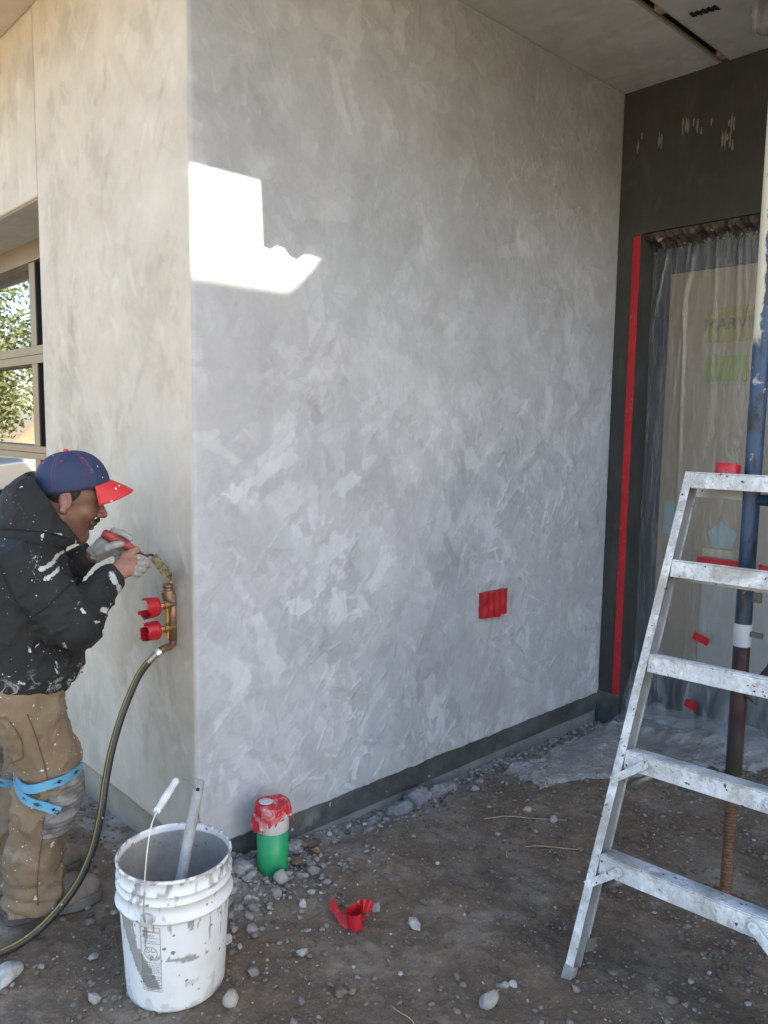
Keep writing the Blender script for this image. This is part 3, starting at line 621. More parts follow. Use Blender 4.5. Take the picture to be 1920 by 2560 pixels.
bm = bmesh.new(); lathe(bm, [(.0001, .2476), (.014, .2475), (.021, .2468), (.024, .2452)], 24, (-.018, .012, 0)); bmobj('plaster_blot', bm, simple('plaster_blot', (.52, .53, .53), .7), pipe, True)
# ------------------------------------------------------------------ scrap of red tape on the ground
def ribbon(name, pts, wv, width, mat, parent, thick=.0007, sub=6, tags=None):
    P = catmull(pts, sub); n = len(P); V = []; 
    for i, p in enumerate(P):
        t = i / (n - 1); wd = Vector(wv[0]).lerp(Vector(wv[1]), t).normalized() if isinstance(wv[0], (tuple, Vector, list)) else Vector(wv)
        for k in range(5): V.append(p + wd * width * (k / 4 - .5) + Vector((0, 0, .0006 * math.sin(i * 1.7 + k))))
    o = npmesh(name, np.array([tuple(v) for v in V]), grid_faces(n, 5), mat, parent, False); m_ = o.modifiers.new('thick', 'SOLIDIFY'); m_.thickness = thick; m_.offset = 0; return o
tz = float(gz(.19, -.55)); scrap = thing('tape_scrap', 'torn curl of red tape lying on the dirt', 'tape', (.19, -.555, tz + .006)); scrap.scale = (1.15,) * 3
u_ = Vector((.73, -.68, 0)); f_ = Vector((.68, .73, 0)); Z_ = Vector((0, 0, 1))
ribbon('loop', [f_ * .014 + u_ * .020 + Z_ * .02, u_ * .032 + Z_ * .016 - f_ * .010, u_ * .016 - f_ * .028 + Z_ * .017, -u_ * .006 - f_ * .018 + Z_ * .018, -u_ * .002 + f_ * .006 + Z_ * .022, u_ * .02 + f_ * .018 + Z_ * .026, u_ * .034 + f_ * .010 + Z_ * .022], ((0, .15, 1), (-.25, .1, 1)), .042, RED, scrap)
ribbon('left_strip', [u_ * .004 - f_ * .006 + Z_ * .016, -u_ * .014 - f_ * .004 + Z_ * .008, -u_ * .030 + f_ * .010 + Z_ * .016, -u_ * .040 + f_ * .026 + Z_ * .026, -u_ * .052 + f_ * .036 + Z_ * .034], ((.2, .6, .9), (.8, .6, .35)), .034, RED, scrap)
ribbon('right_strip', [u_ * .004 + f_ * .012 + Z_ * .022, u_ * .024 + f_ * .028 + Z_ * .030, u_ * .036 + f_ * .022 + Z_ * .036, u_ * .048 + f_ * .032 + Z_ * .028, u_ * .056 + f_ * .026 + Z_ * .022], ((.1, .4, 1), (.5, -.1, .8)), .032, RED, scrap)
ribbon('crumpled_end', [-u_ * .02 + f_ * .012 + Z_ * .006, u_ * .0 + f_ * .022 + Z_ * .018, u_ * .022 + f_ * .014 + Z_ * .014, u_ * .036 + f_ * .026 + Z_ * .008], ((.5, .8, .3), (-.3, .9, .4)), .030, RED, scrap)
# ------------------------------------------------------------------ taped outlet box on the wall
box_ = thing('outlet_box', 'square outlet box masked with red tape on the plaster wall', 'outlet box', (1.487, 0, .705))
boxo('box', (-.075, -.034, -.052), (.075, .0, .054), simple('box_plastic', (.10, .09, .09), .6), box_)
for i in range(4):
    x0 = -.085 + i * .0425; V = []; nz_ = 14
    for j in range(nz_):
        t = j / (nz_ - 1); z = .058 - t * .118 + (.004 * math.sin(i * 2.1 + 1)) * (1 if j in (0, nz_ - 1) else 0)
        for k in range(6): V.append((x0 + .0435 * k / 5 + .001 * math.sin(j * .9 + i), -.038 - .006 * math.sin(math.pi * k / 5) - .002 * math.sin(j * .8 + i) * math.sin(math.pi * k / 5) - .001 * random.random(), z))
    o = npmesh('tape_strip', np.array(V), grid_faces(nz_, 6), RED, box_, False); m_ = o.modifiers.new('thick', 'SOLIDIFY'); m_.thickness = .003
o = npmesh('tape_skirt', np.array([(x * .084, -.037 + d, z) for d in (0, .03) for x, z in ((-1, .056), (1, .056), (1, -.058), (-1, -.058))]), np.array([[0, 1, 5, 4], [1, 2, 6, 5], [2, 3, 7, 6], [3, 0, 4, 7]]), RED, box_, False)
# ------------------------------------------------------------------ brass water manifold on the pier and the hose
COP = simple('bronze_pipe', (.20, .115, .07), .42, .55, c2=(.28, .17, .11), scale=20); BRS = simple('brass', (.42, .29, .12), .32, .85, c2=(.30, .20, .09), scale=30)
mani = thing('water_manifold', 'bronze hose tap riser with two red taped valves on the pier', 'pipe', (0, .118, .76))
bm = bmesh.new(); tube(bm, [(-.016, .004, .012), (-.016, .004, .10), (-.016, .004, .175)], .0165, 20); bmobj('riser', bm, COP, mani, True)
bm = bmesh.new(); box(bm, (-.004, -.014, .0), (.004, .018, .20)); bmobj('back_plate', bm, simple('old_bronze', (.13, .075, .05), .5, .4), mani, bevel=.002)
bm = bmesh.new(); tube(bm, [(-.018, .006, .130), (-.022, .012, .152), (-.024, .018, .172), (-.024, .019, .182)], [.0165, .022, .0265, .0262], 20); bmobj('top_elbow', bm, COP, mani, True)
bm = bmesh.new(); lathe(bm, [(.0185, .180), (.0185, .187), (.0172, .188), (.0172, .190), (.0185, .191), (.0185, .199), (.0165, .202), (.001, .2025)], 24, (-.025, .020, 0)); bmobj('plug', bm, COP, mani, True)
for zc in (.138, .060):
    v = bpy.data.objects.new('valve', None); COL.objects.link(v); v.parent = mani; v.location = (-.03, -.008, zc)
    Mx = axis_M((-1, 0, 0)); bm = bmesh.new(); lathe(bm, [(.009, -.012), (.009, .008), (.0125, .010), (.0125, .018), (.0145, .018), (.0145, .026), (.011, .028), (.011, .034), (.0135, .035), (.0135, .042), (.006, .043), (.006, .056)], 8, (0, 0, 0), Mx); bmobj('stem', bm, BRS, v)
    n1_, n2_ = 44, 9; V = []; ph0 = R(35) if zc > .1 else R(50)
    for i in range(n1_):
        a = ph0 + R(300 if zc > .1 else 325) * i / (n1_ - 1)
        for k in range(n2_):
            t = k / (n2_ - 1); cut = .010 * (math.sin(i * .55) > .3) * (t > .9) + .006 * math.sin(a * 2) * t
            rr_ = .0305 + .0015 * math.sin(3 * a) + (.004 * t if zc > .1 else -.002 * t); V.append((-.050 - .046 * t + cut, .004 + rr_ * math.cos(a), rr_ * math.sin(a)))
    o = npmesh('tape_wrap', np.array(V), grid_faces(n1_, n2_), RED, v, True); m_ = o.modifiers.new('thick', 'SOLIDIFY'); m_.thickness = .0012
    bm = bmesh.new(); tube(bm, [Vector((-.062, .004, 0)) + Vector((0, math.cos(q) * .0235, math.sin(q) * .0235)) for q in np.linspace(0, 2 * math.pi, 24, endpoint=False)], .0045, 8, closed=True)
    box(bm, (-.066, -.019, -.003), (-.058, .027, .003)); bmobj('hand_wheel', bm, simple('wheel_metal', (.20, .19, .18), .5, .5), v, True)
    bm = bmesh.new(); lathe(bm, [(.0302, -.050), (.0302, -.047), (.006, -.046)], 24, (0, 0.004, 0), axis_M((1, 0, 0))); bmobj('tape_back', bm, RED, v, True)
bm = bmesh.new()
for a, b in ((.020, .048), (.075, .122)): box(bm, (-.036, .004, a), (-.0332, .024, b))
bmobj('orange_tag', bm, simple('orange_tag', (.80, .38, .06), .5, c2=(.70, .30, .03), scale=60), mani)
bm = bmesh.new()
for z in (.035, .087, .098, .112): line(bm, .006, z, .018, z + .007, .002, lambda x, zz: (-.0365, x + .003, zz), 1); line(bm, .018, z + .007, .016, z - .004, .002, lambda x, zz: (-.0365, x + .003, zz), 1)
bmobj('tag_marks', bm, INK, mani)
bm = bmesh.new(); tube(bm, catmull([(-.016, .004, .028), (-.018, .002, .008), (-.034, -.004, -.004), (-.056, -.012, -.004), (-.074, -.018, -.008)], 5), .0125, 16); bmobj('bottom_elbow', bm, COP, mani, True)
hose_pts = [(-.070, .101, .754), (-.092, .103, .742), (-.120, .110, .712), (-.150, .118, .668), (-.200, .110, .58), (-.250, .087, .48), (-.291, .053, .385), (-.317, .03, .305), (-.358, .013, .195), (-.416, .001, .112), (-.501, -.004, .045), (-.575, -.01, .018), (-.66, -.015, .014), (-.80, -.03, .013), (-1.0, -.08, .013), (-1.25, -.2, .013)]
HP = catmull(hose_pts, 7); hose = thing('garden_hose', 'black rubber hose with yellow stripe running from the tap to the ground', 'hose', (0, 0, 0))
HOSE = NT('black_rubber'); HOSE.set(HOSE.mix(HOSE.splat(70, .3, .18), HOSE.mix(HOSE.noise(30, 5), (.012, .012, .013), (.035, .035, .035)), (.4, .4, .38)), .5); HOSE = HOSE.m
bm = bmesh.new(); tube(bm, HP[9:], .0118, 18); bmobj('tube', bm, HOSE, hose, True)
STRP = NT('yellow_stripe'); STRP.set(STRP.mix(STRP.splat(70, .3, .25), STRP.mix(STRP.noise(25, 5), (.20, .145, .018), (.30, .22, .035)), (.5, .5, .45)), .5); STRP = STRP.m
Pn = []
for i in range(9, len(HP)):
    t = (HP[min(i + 1, len(HP) - 1)] - HP[i - 1]).normalized(); v = Vector(CAMP) - HP[i]; v = (v - t * v.dot(t)).normalized(); s = t.cross(v); Pn.append(HP[i] + (v * .80 + s * .60).normalized() * .0088)
bm = bmesh.new(); tube(bm, Pn, .0040, 10); bmobj('stripe', bm, STRP, hose, True)
d0 = (HP[9] - HP[2]).normalized(); Mh = axis_M(d0)
bm = bmesh.new(); lathe(bm, [(.011, -.004), (.0175, -.004), (.0185, .001), (.0185, .010), (.0175, .014), (.0115, .015)], 12, HP[3], Mh); bmobj('coupling_nut', bm, simple('steel_nut', (.55, .56, .57), .35, .8), hose)
bm = bmesh.new(); lathe(bm, [(.0115, 0)] + [q for k in range(6) for q in ((.0118, .002 + k * .006), (.0132, .004 + k * .006), (.0118, .006 + k * .006))] + [(.0118, .042)], 18, HP[5], axis_M(HP[10] - HP[5])); bmobj('ferrule', bm, simple('ferrule', (.33, .28, .24), .45, .7), hose, True)
# ------------------------------------------------------------------ step ladder, folded, leaning on the scaffold leg
LB = Vector((.4785, -1.1135, float(gz(.4785, -1.1135)))); LS = Vector((.0889, -.9960, 0)); LT = Vector((1.033, -1.114, 1.368))
ladder = thing('step_ladder', 'plaster crusted aluminium step ladder leaning on the scaffold', 'ladder', LB)
W2 = .27                                                        # half width at the foot
Lc = LS * W2
UPc = (LT - LB); UPc = UPc - LS * UPc.dot(LS); LEN = UPc.length; Au = UPc.normalized(); Qd = LS.cross(Au).normalized()
if Qd.x < 0: Qd = -Qd
ALU = NT('crusted_aluminium'); k1 = ALU.ramp(ALU.noise(11, 8, .72, .3), [(.40, 0), (.56, 1)]); k2 = ALU.ramp(ALU.noise(55, 5, .7), [(.56, 0), (.64, 1)])
_c = ALU.mix(k1, (.54, .545, .55), (.70, .70, .70)); _c = ALU.mix(ALU.math('MULTIPLY', k2, .35), _c, (.17, .155, .135)); _c = ALU.mix(ALU.ramp(ALU.noise(7, 7, .75, .6), [(.46, 0), (.60, .9)]), _c, (.40, .37, .32)); _c = ALU.mix(ALU.ramp(ALU.noise(26, 6, .7, 1.0), [(.58, 0), (.66, .7)]), _c, (.36, .35, .335)); _c = ALU.mix(ALU.ramp(ALU.noise(19, 6, .7, 1.5), [(.62, 0), (.66, .8)]), _c, (.70, .70, .69))
_c = ALU.mix(ALU.splat(75, .32, .36, 1.1), _c, (.08, .075, .07)); ALU.set(_c, ALU.ramp(k1, [(0, .45), (1, .85)]), ALU.ramp(k1, [(0, .35), (1, 0)])); ALU.bump(ALU.math('ADD', k1, ALU.noise(70, 5, .7)), .8, .004); ALU.bump(ALU.noise(24, 4, .6), .6, .01); ALU = ALU.m
ALU2 = NT('dull_aluminium'); _c = ALU2.mix(ALU2.ramp(ALU2.noise(9, 6, .7), [(.45, 0), (.7, 1)]), (.33, .32, .31), (.46, .445, .42)); _c = ALU2.mix(ALU2.splat(60, .3, .15), _c, (.08, .07, .06)); ALU2.set(_c, .5, .45); ALU2.bump(ALU2.noise(50, 5), .3, .003); ALU2 = ALU2.m
SK = .05 / LEN                                                  # rails draw together towards the top
def LP(s, a, q, side=1):                                        # s inwards from the outer face of a rail
    o = s + SK * a
    return LS * (o if side > 0 else 2 * W2 - o) + Au * a + Qd * q
def lbox(bm, s0, s1, a0, a1, q0, q1, side=1):
    vs = [bm.verts.new(LP(s, a, q, side)) for s in (s0, s1) for a in (a0, a1) for q in (q0, q1)]
    for f in ((0, 1, 3, 2), (4, 6, 7, 5), (0, 4, 5, 1), (2, 3, 7, 6), (0, 2, 6, 4), (1, 5, 7, 3)): bm.faces.new([vs[i] for i in f])
def rebuild_ok(bm): return bm
RV = []
for side in (1, -1):
    bm = bmesh.new(); lbox(bm, 0, .024, .0, LEN, 0, .003, side); bmobj('front_rail', bm, ALU, ladder, bevel=.001)
    bm = bmesh.new(); lbox(bm, 0, .003, .004, LEN - .002, .0032, .062, side); lbox(bm, .0031, .020, .004, LEN - .03, .059, .062, side); bmobj('rail_web', bm, ALU2, ladder, bevel=.0008)
    bm = bmesh.new(); lbox(bm, .003, .020, .085, LEN - .045, .070, .073, side); bmobj('rear_rail_flange', bm, ALU, ladder, bevel=.0008)
    bm = bmesh.new(); lbox(bm, 0, .003, .080, LEN - .05, .0735, .122, side); bmobj('rear_rail', bm, ALU2, ladder, bevel=.0008)
    bm = bmesh.new(); lbox(bm, -.003, .027, -.012, .035, -.003, .03, side); bmobj('foot', bm, simple('ladder_foot', (.30, .29, .27), .8, c2=(.18, .17, .15), scale=30), ladder, bevel=.003)
    bm = bmesh.new(); lbox(bm, -.002, .022, .066, .105, .069, .126, side); bmobj('rear_foot', bm, simple('rear_foot', (.05, .05, .05), .8, c2=(.2, .19, .18)), ladder, bevel=.003)
T_dir = (Qd * math.cos(R(9)) + Au * math.sin(R(9))).normalized(); Nrm = LS.cross(T_dir); Nrm = Nrm if Nrm.z > 0 else -Nrm
def step(a, lip, depth, name, rear):
    s0, s1 = LP(.0245 if name == 'step' else 0, a, .0031), LP(.0245 if name == 'step' else 0, a, .0031, -1)
    bm = bmesh.new()
    def sb(t0, t1, n0, n1, e0=0, e1=0):
        vs = [bm.verts.new(p + T_dir * t + Nrm * n_) for p in (s0, s1) for t in (t0, t1) for n_ in (n0, n1)]
        for f in ((0, 1, 3, 2), (4, 6, 7, 5), (0, 4, 5, 1), (2, 3, 7, 6), (0, 2, 6, 4), (1, 5, 7, 3)): bm.faces.new([vs[i] for i in f])
    sb(-.004, 0, -lip, .0)
    f_ = bmobj(name, bm, ALU, ladder, bevel=.002)
    bm = bmesh.new(); sb(-.004, depth, .0005, .004)
    for k in range(8 if name == 'step' else 0): sb(.004 + k * .0098, .0072 + k * .0098, .0041, .0062)
    bmobj('tread', bm, ALU, f_, bevel=.001)
    for k in range(6 if name == 'step' else 0):
        pass
    bm = bmesh.new(); sb(depth - .003, depth, -rear, 0); bmobj('rear_lip', bm, ALU2, f_, bevel=.001)
    return f_
for a in (.337, .630, .912, 1.200): step(a, .047, .082, 'step', .052)
cap = step(LEN, .045, .115, 'top_cap', .055)
for a in (.337, .630):                                          # braces and their rivets
    for side in (1, -1):
        bm = bmesh.new(); p, q = LP(.004, a - .088, -.0055, side), LP(.085, a - .022, -.0055, side); d_ = (q - p).normalized(); n_ = d_.cross(Qd)
        ring = [p - n_ * .010, p + n_ * .010] + [q + n_ * .012 * math.cos(t) + d_ * .012 * math.sin(t) for t in np.linspace(0, math.pi, 9)]
        A_ = [bm.verts.new(v) for v in ring]; B_ = [bm.verts.new(v + Qd * .0035) for v in ring]; bm.faces.new(A_); bm.faces.new(B_[::-1])
        for i in range(len(ring)): bm.faces.new((A_[i], A_[(i + 1) % len(ring)], B_[(i + 1) % len(ring)], B_[i]))
        bmobj('brace', bm, ALU, ladder, bevel=.001); RV.append((q, side))
        bm = bmesh.new(); p, q = LP(.006, a - .10, .115, side), LP(.09, a - .035, .095, side); tube(bm, [p, q], .009, 8); bmobj('rear_brace', bm, ALU2, ladder, True)
rv = None
def rivet(co):
    global rv
    if rv is None:
        bm = bmesh.new(); lathe(bm, [(.0045, 0), (.0042, .0016), (.0025, .0028), (.0001, .003)], 10, (0, 0, 0), axis_M(-Qd)); rv = bmobj('rivet', bm, ALU, ladder, True); rv.location = co; return
    o = rv.copy(); COL.objects.link(o); o.location = co
for a in (.337, .630, .912, 1.200, LEN):
    for da in (-.012, -.034): rivet(LP(.012, a + da, -.0002))
for q, s in RV: rivet(q - Qd * .0005)
for a in (.18, .235, .26, .50, .53): rivet(LP(.012, a, -.0002))
# red tape roll on the cap
rc = LB + LP(.105, LEN, .055) + Nrm * .0045
roll = thing('tape_roll', 'red roll of tape standing on the ladder top cap', 'tape', rc); roll.rotation_euler = Nrm.to_track_quat('Z', 'Y').to_euler()
bm = bmesh.new(); lathe(bm, [(.0285, 0), (.0350, 0), (.0355, .001), (.0355, .0425), (.0350, .0435), (.0285, .0435)], 40, closed=True); bmobj('tape', bm, RED, roll, True)
bm = bmesh.new(); lathe(bm, [(.0262, .0005), (.0283, .0005), (.0283, .043), (.0262, .043)], 40, closed=True); bmobj('core', bm, simple('cardboard', (.38, .28, .18), .85), roll, True)
# ------------------------------------------------------------------ scaffold: leg, jack, brace, added shade board
SX, SYY = 1.152, -1.268; gs = float(gz(SX, SYY))
scaf = thing('scaffold', 'blue paint flaked scaffold leg on a rusty screw jack behind the ladder', 'scaffold', (SX, SYY, gs))
BLU = NT('flaked_blue_paint'); z_ = BLU.n('SeparateXYZ'); BLU.l(BLU.co(), z_.inputs[0]); Zs = z_.outputs[2]
nf = BLU.noise(16, 7, .72, .4, BLU.co((1, 1, .45)))
_c = BLU.mix(BLU.ramp(nf, [(.47, 0), (.56, 1)]), (.026, .058, .12), (.018, .020, .026))
_c = BLU.mix(BLU.ramp(BLU.noise(22, 6, .7, .5), [(.62, 0), (.68, .8)]), _c, (.36, .37, .38))
_redz = BLU.ramp(BLU.math('ADD', Zs, BLU.math('MULTIPLY', nf, .12)), [(.60, 0), (.64, 1), (.90, 1), (.93, 0)])
_c = BLU.mix(BLU.math('MULTIPLY', _redz, .8), _c, (.055, .018, .018))
_low = BLU.ramp(BLU.math('ADD', Zs, BLU.math('MULTIPLY', nf, .1)), [(.60, 1), (.66, 0)]); _c = BLU.mix(BLU.math('MULTIPLY', _low, .85), _c, BLU.mix(nf, (.02, .018, .016), (.13, .115, .095)))
_sx = z_.outputs[0]
_cream = BLU.math('MULTIPLY', BLU.ramp(BLU.math('MULTIPLY', BLU.math('ADD', Zs, BLU.math('MULTIPLY', nf, .2)), .4), [(.74, 0), (.755, 1)]), BLU.ramp(BLU.math('ADD', BLU.math('MULTIPLY', BLU.math('SUBTRACT', z_.outputs[1], _sx), 12), nf), [(.70, 0), (.78, 1)]))
_c = BLU.mix(_cream, _c, (.50, .47, .38)); BLU.set(_c, .5); BLU.bump(nf, .4, .004); BLUM = BLU.m
bm = bmesh.new(); tube(bm, [(0, 0, z) for z in np.linspace(.435, 2.95, 12)], .0245, 24); bmobj('leg', bm, BLUM, scaf, True)
RUST = simple('rusty_thread', (.11, .055, .035), .75, .3, c2=(.20, .11, .07), scale=40, bump=.4); 
pj = [(.012, .012)] + [q for k in range(44) for q in ((.0150, .014 + k * .0105), (.0188, .0175 + k * .0105), (.0188, .0205 + k * .0105), (.0150, .0240 + k * .0105))]; bm = bmesh.new(); lathe(bm, pj, 20); bmobj('screw_jack', bm, RUST, scaf, True)
bm = bmesh.new(); lathe(bm, [(.019, .405), (.030, .407), (.031, .432), (.026, .436)], 10); box(bm, (-.006, -.065, .412), (.006, -.02, .424)); box(bm, (-.006, .02, .412), (.006, .055, .424)); bmobj('jack_nut', bm, RUST, scaf, bevel=.002)
bm = bmesh.new(); box(bm, (-.06, -.06, -.004), (.06, .06, .012)); bmobj('base_plate', bm, RUST, scaf, bevel=.002)
bm = bmesh.new(); tube(bm, catmull([(0, -.012, .70), (.002, -.05, .735), (.004, -.095, .80), (.005, -.122, .90), (.005, -.130, 1.05), (.004, -.130, 1.7)], 6), .0165, 14); bmobj('curved_brace', bm, BLUM, scaf, True)
bm = bmesh.new(); tube(bm, [(0, -.01, 1.295), (0, -.40, 1.30), (0, -.74, 1.295)], .0165, 14); bmobj('cross_tube', bm, BLUM, scaf, True)
bm = bmesh.new(); tube(bm, [(0, -.75, z) for z in (.02, 1, 2, 2.95)], .0245, 20); bmobj('leg', bm, BLUM, scaf, True)
bm = bmesh.new(); tube(bm, [(0, 0, 2.62), (0, -.75, 2.62)], .0245, 16); bmobj('head_tube', bm, BLUM, scaf, True)
bm = bmesh.new(); tube(bm, [(0, 0, z) for z in np.linspace(.845, .915, 6)], [.0255, .0262, .0258, .0263, .0259, .0254], 24, cap=False); bmobj('tape_band', bm, simple('white_tape', (.55, .55, .57), .6), scaf, True)
bm = bmesh.new(); box(bm, (-.004, -.050, .985), (.004, -.022, 1.015)); box(bm, (-.012, -.062, .88), (.0, -.026, .895)); bmobj('lock_pin', bm, simple('pin_metal', (.14, .13, .12), .6, .5), scaf, bevel=.002)
A, B = np.meshgrid(np.linspace(0, 1, 9), np.linspace(0, 1, 7), indexing='ij')
V = np.stack([.01 * np.sin(A * 7) - .01, -.028 - .035 * B * (.4 + .6 * A) - .008 * np.sin(A * 5), .765 - .075 * A - .02 * B], -1); o = npmesh('rag', V.reshape(-1, 3), grid_faces(9, 7), simple('grey_rag', (.10, .10, .10), .8), scaf, True); o.modifiers.new('thick', 'SOLIDIFY').thickness = .002
PLK = simple('plank_wood', (.30, .24, .17), .8, c2=(.22, .17, .12), scale=10)
blocker = thing('shade_board', 'added board out of view overhead at right, shaped to shade the plaster wall', 'board', (.742, -1.306, 2.71))  # invented board, unseen; its outline cuts the edge of the sun patch
vs = [(3.4, .42), (-.022, .42), (0, .012), (.03, .006), (.055, .022), (.085, .020), (.105, -.004), (.14, -.010), (.17, .012), (.24, .016), (.30, .012), (3.4, .010)]
bm = bmesh.new(); A_ = [bm.verts.new((x, .012, z)) for x, z in vs]; B_ = [bm.verts.new((x, -.012, z)) for x, z in vs]; bm.faces.new(A_); bm.faces.new(B_[::-1])
for i in range(len(vs)): bm.faces.new((A_[i], A_[(i + 1) % len(vs)], B_[(i + 1) % len(vs)], B_[i]))
bmobj('board', bm, PLK, blocker)
for x in (.41, 2.5):
    bm = bmesh.new(); box(bm, (x - .03, .0125, .10), (x + .03, .02, .18)); bmobj('clamp', bm, RUST, blocker, bevel=.002)
# ------------------------------------------------------------------ doorway: door, papers, plastic sheet, red tape
NAVY = simple('navy_frame', (.016, .022, .038), .45, c2=(.022, .028, .045), scale=4)
door = bpy.data.objects.new('door', None); COL.objects.link(door); door.parent = house
KR = simple('kraft_board', (.25, .195, .13), .85, c2=(.28, .225, .155), scale=2)
boxo('door_frame', (2.645, -2.1, -.06), (2.72, -.09, 2.47), NAVY, door); boxo('jamb', (2.60, -.198, -.05), (2.645, -.139, 2.30), NAVY, door, .004)
boxo('paper_cover', (2.634, -2.08, .275), (2.644, -.2, 2.285), KR, door, .002); boxo('grey_paper', (2.6275, -1.9, .285), (2.633, -.455, .72), simple('grey_paper', (.30, .285, .265), .85), door, .001)
YEL = simple('olive_label', (.22, .18, .035), .7); GRN = simple('lime_label', (.18, .215, .03), .7); CY = simple('pale_blue_note', (.21, .30, .31), .7)
st1 = boxo('yellow_label', (2.630, -.80, 1.925), (2.633, -.405, 2.095), YEL, door, 0)
vs, fs = text_xy('MARVIN', .080); bm = bmesh.new(); add_poly(bm, vs, fs, lambda x, z: (2.6285, -.540 - x, 1.985 + z)); bmobj('lettering', bm, simple('label_lettering', (.09, .08, .03), .7), st1)
boxo('green_label', (2.630, -.618, 1.735), (2.633, -.410, 1.860), GRN, door, 0)
bm = bmesh.new(); c0 = [(-.541, 1.045), (-.470, .985), (-.505, .905), (-.60, .915), (-.62, .985)]; A_ = [bm.verts.new((2.630, y, z)) for y, z in c0]; B_ = [bm.verts.new((2.6335, y, z)) for y, z in c0]; bm.faces.new(A_); bm.faces.new(B_[::-1])
for i in range(5): bm.faces.new((A_[i], A_[(i + 1) % 5], B_[(i + 1) % 5], B_[i]))
bmobj('blue_note', bm, CY, door); boxo('blue_note', (2.630, -.295, .95), (2.633, -.232, 1.125), CY, door, 0); boxo('cream_note', (2.630, -.60, .86), (2.633, -.45, .90), simple('cream_note', (.42, .36, .22), .7), door, 0)
boxo('sill', (2.44, -2.1, -.10), (2.72, -.102, -.055), simple('sill_metal', (.10, .10, .11), .5), door)
def film(name, dens, rough=.16, tint=(.82, .85, .88), crease=.4):
    t = NT(name); nt = t.t; tr = t.n('BsdfTransparent'); tr.inputs[0].default_value = (.93, .94, .95, 1); mx = t.n('MixShader'); lw = t.n('LayerWeight'); lw.inputs[0].default_value = .35
    st = t.ramp(t.noise(5, 6, .65, .8, t.co((1, 1.6, .35))), [(.42, 0), (.75, 1)]); cr = t.ramp(t.noise(26, 5, .75, 1.4), [(.58, 0), (.75, 1)])
    f = t.math('ADD', t.math('MULTIPLY', t.math('POWER', lw.outputs['Facing'], 3.0), .12), t.math('ADD', t.math('MULTIPLY', st, dens * .6), dens), True); f = t.math('ADD', f, t.math('MULTIPLY', cr, dens * .6), True)
    t.set(tint, 1.0, 0, Specular_IOR_Level=0.0); t.bump(t.noise(9, 6, .6, 1.0, t.co((1, 1.4, .4))), crease, .02); t.bump(t.noise(42, 5, .7, 1.2), crease * .6, .006)
    gl = t.n('BsdfGlossy'); gl.inputs['Roughness'].default_value = rough; t.l(t.b.inputs['Normal'].links[0].from_socket, gl.inputs['Normal']); mg = t.n('MixShader')
    fg = t.math('ADD', t.math('MULTIPLY', t.math('POWER', lw.outputs['Facing'], 2.0), .35), .09, True)
    t.l(f, mx.inputs[0]); t.l(tr.outputs[0], mx.inputs[1]); t.l(t.b.outputs[0], mx.inputs[2]); t.l(fg, mg.inputs[0]); t.l(mx.outputs[0], mg.inputs[1]); t.l(gl.outputs[0], mg.inputs[2]); t.l(mg.outputs[0], t.out.inputs[0]); return t.m
FILM = film('masking_film', .055, .07, crease=.75); FILM2 = film('crumpled_film', .16, .12, crease=.8)
ny, nzz = 260, 200; Y, S_ = np.meshgrid(np.linspace(-.139, -2.0, ny), np.linspace(0, 1, nzz), indexing='ij')
Zf = 2.43 - S_ * 2.44; r5 = np.random.default_rng(12); Xo = np.zeros_like(Y); depth = 2.43 - Zf
for k in range(26):
    yk = -.22 - k * .068 + r5.normal(0, .03); sl_ = r5.normal(0, .10) + .22 * (yk + .55); wk = r5.uniform(.004, .009); L = r5.uniform(.25, 1.3); am = r5.uniform(.005, .018)
    Xo -= am * np.exp(-((Y - yk - sl_ * depth) / (wk * (1 + depth * .9))) ** 2) * np.exp(-(depth / L) ** 2) * sst(-.02, .10, depth)
PF = np.stack([Y, Zf * .5], -1); Xo += .008 * wnoise(PF, 3, 91, 3) * sst(0, .3, depth) + .004 * wnoise(np.stack([Y, Zf * .25], -1), 9, 92, 3) * sst(0, .5, depth)
Xo -= sst(.35, -.05, Zf) * (.09 + .05 * wnoise(PF, 7, 93, 3)); Xf = 2.562 + Xo - .02 * sst(.0, .4, np.abs(Y + .139))
sheet = tag(npmesh('plastic_sheet', np.stack([Xf, Y, Zf + .012 * wnoise(PF, 8, 94, 2) * (S_ > .95)], -1).reshape(-1, 3), grid_faces(ny, nzz), FILM, None, True), 'clear plastic sheet with gathered folds hanging across the doorway', 'plastic sheet')
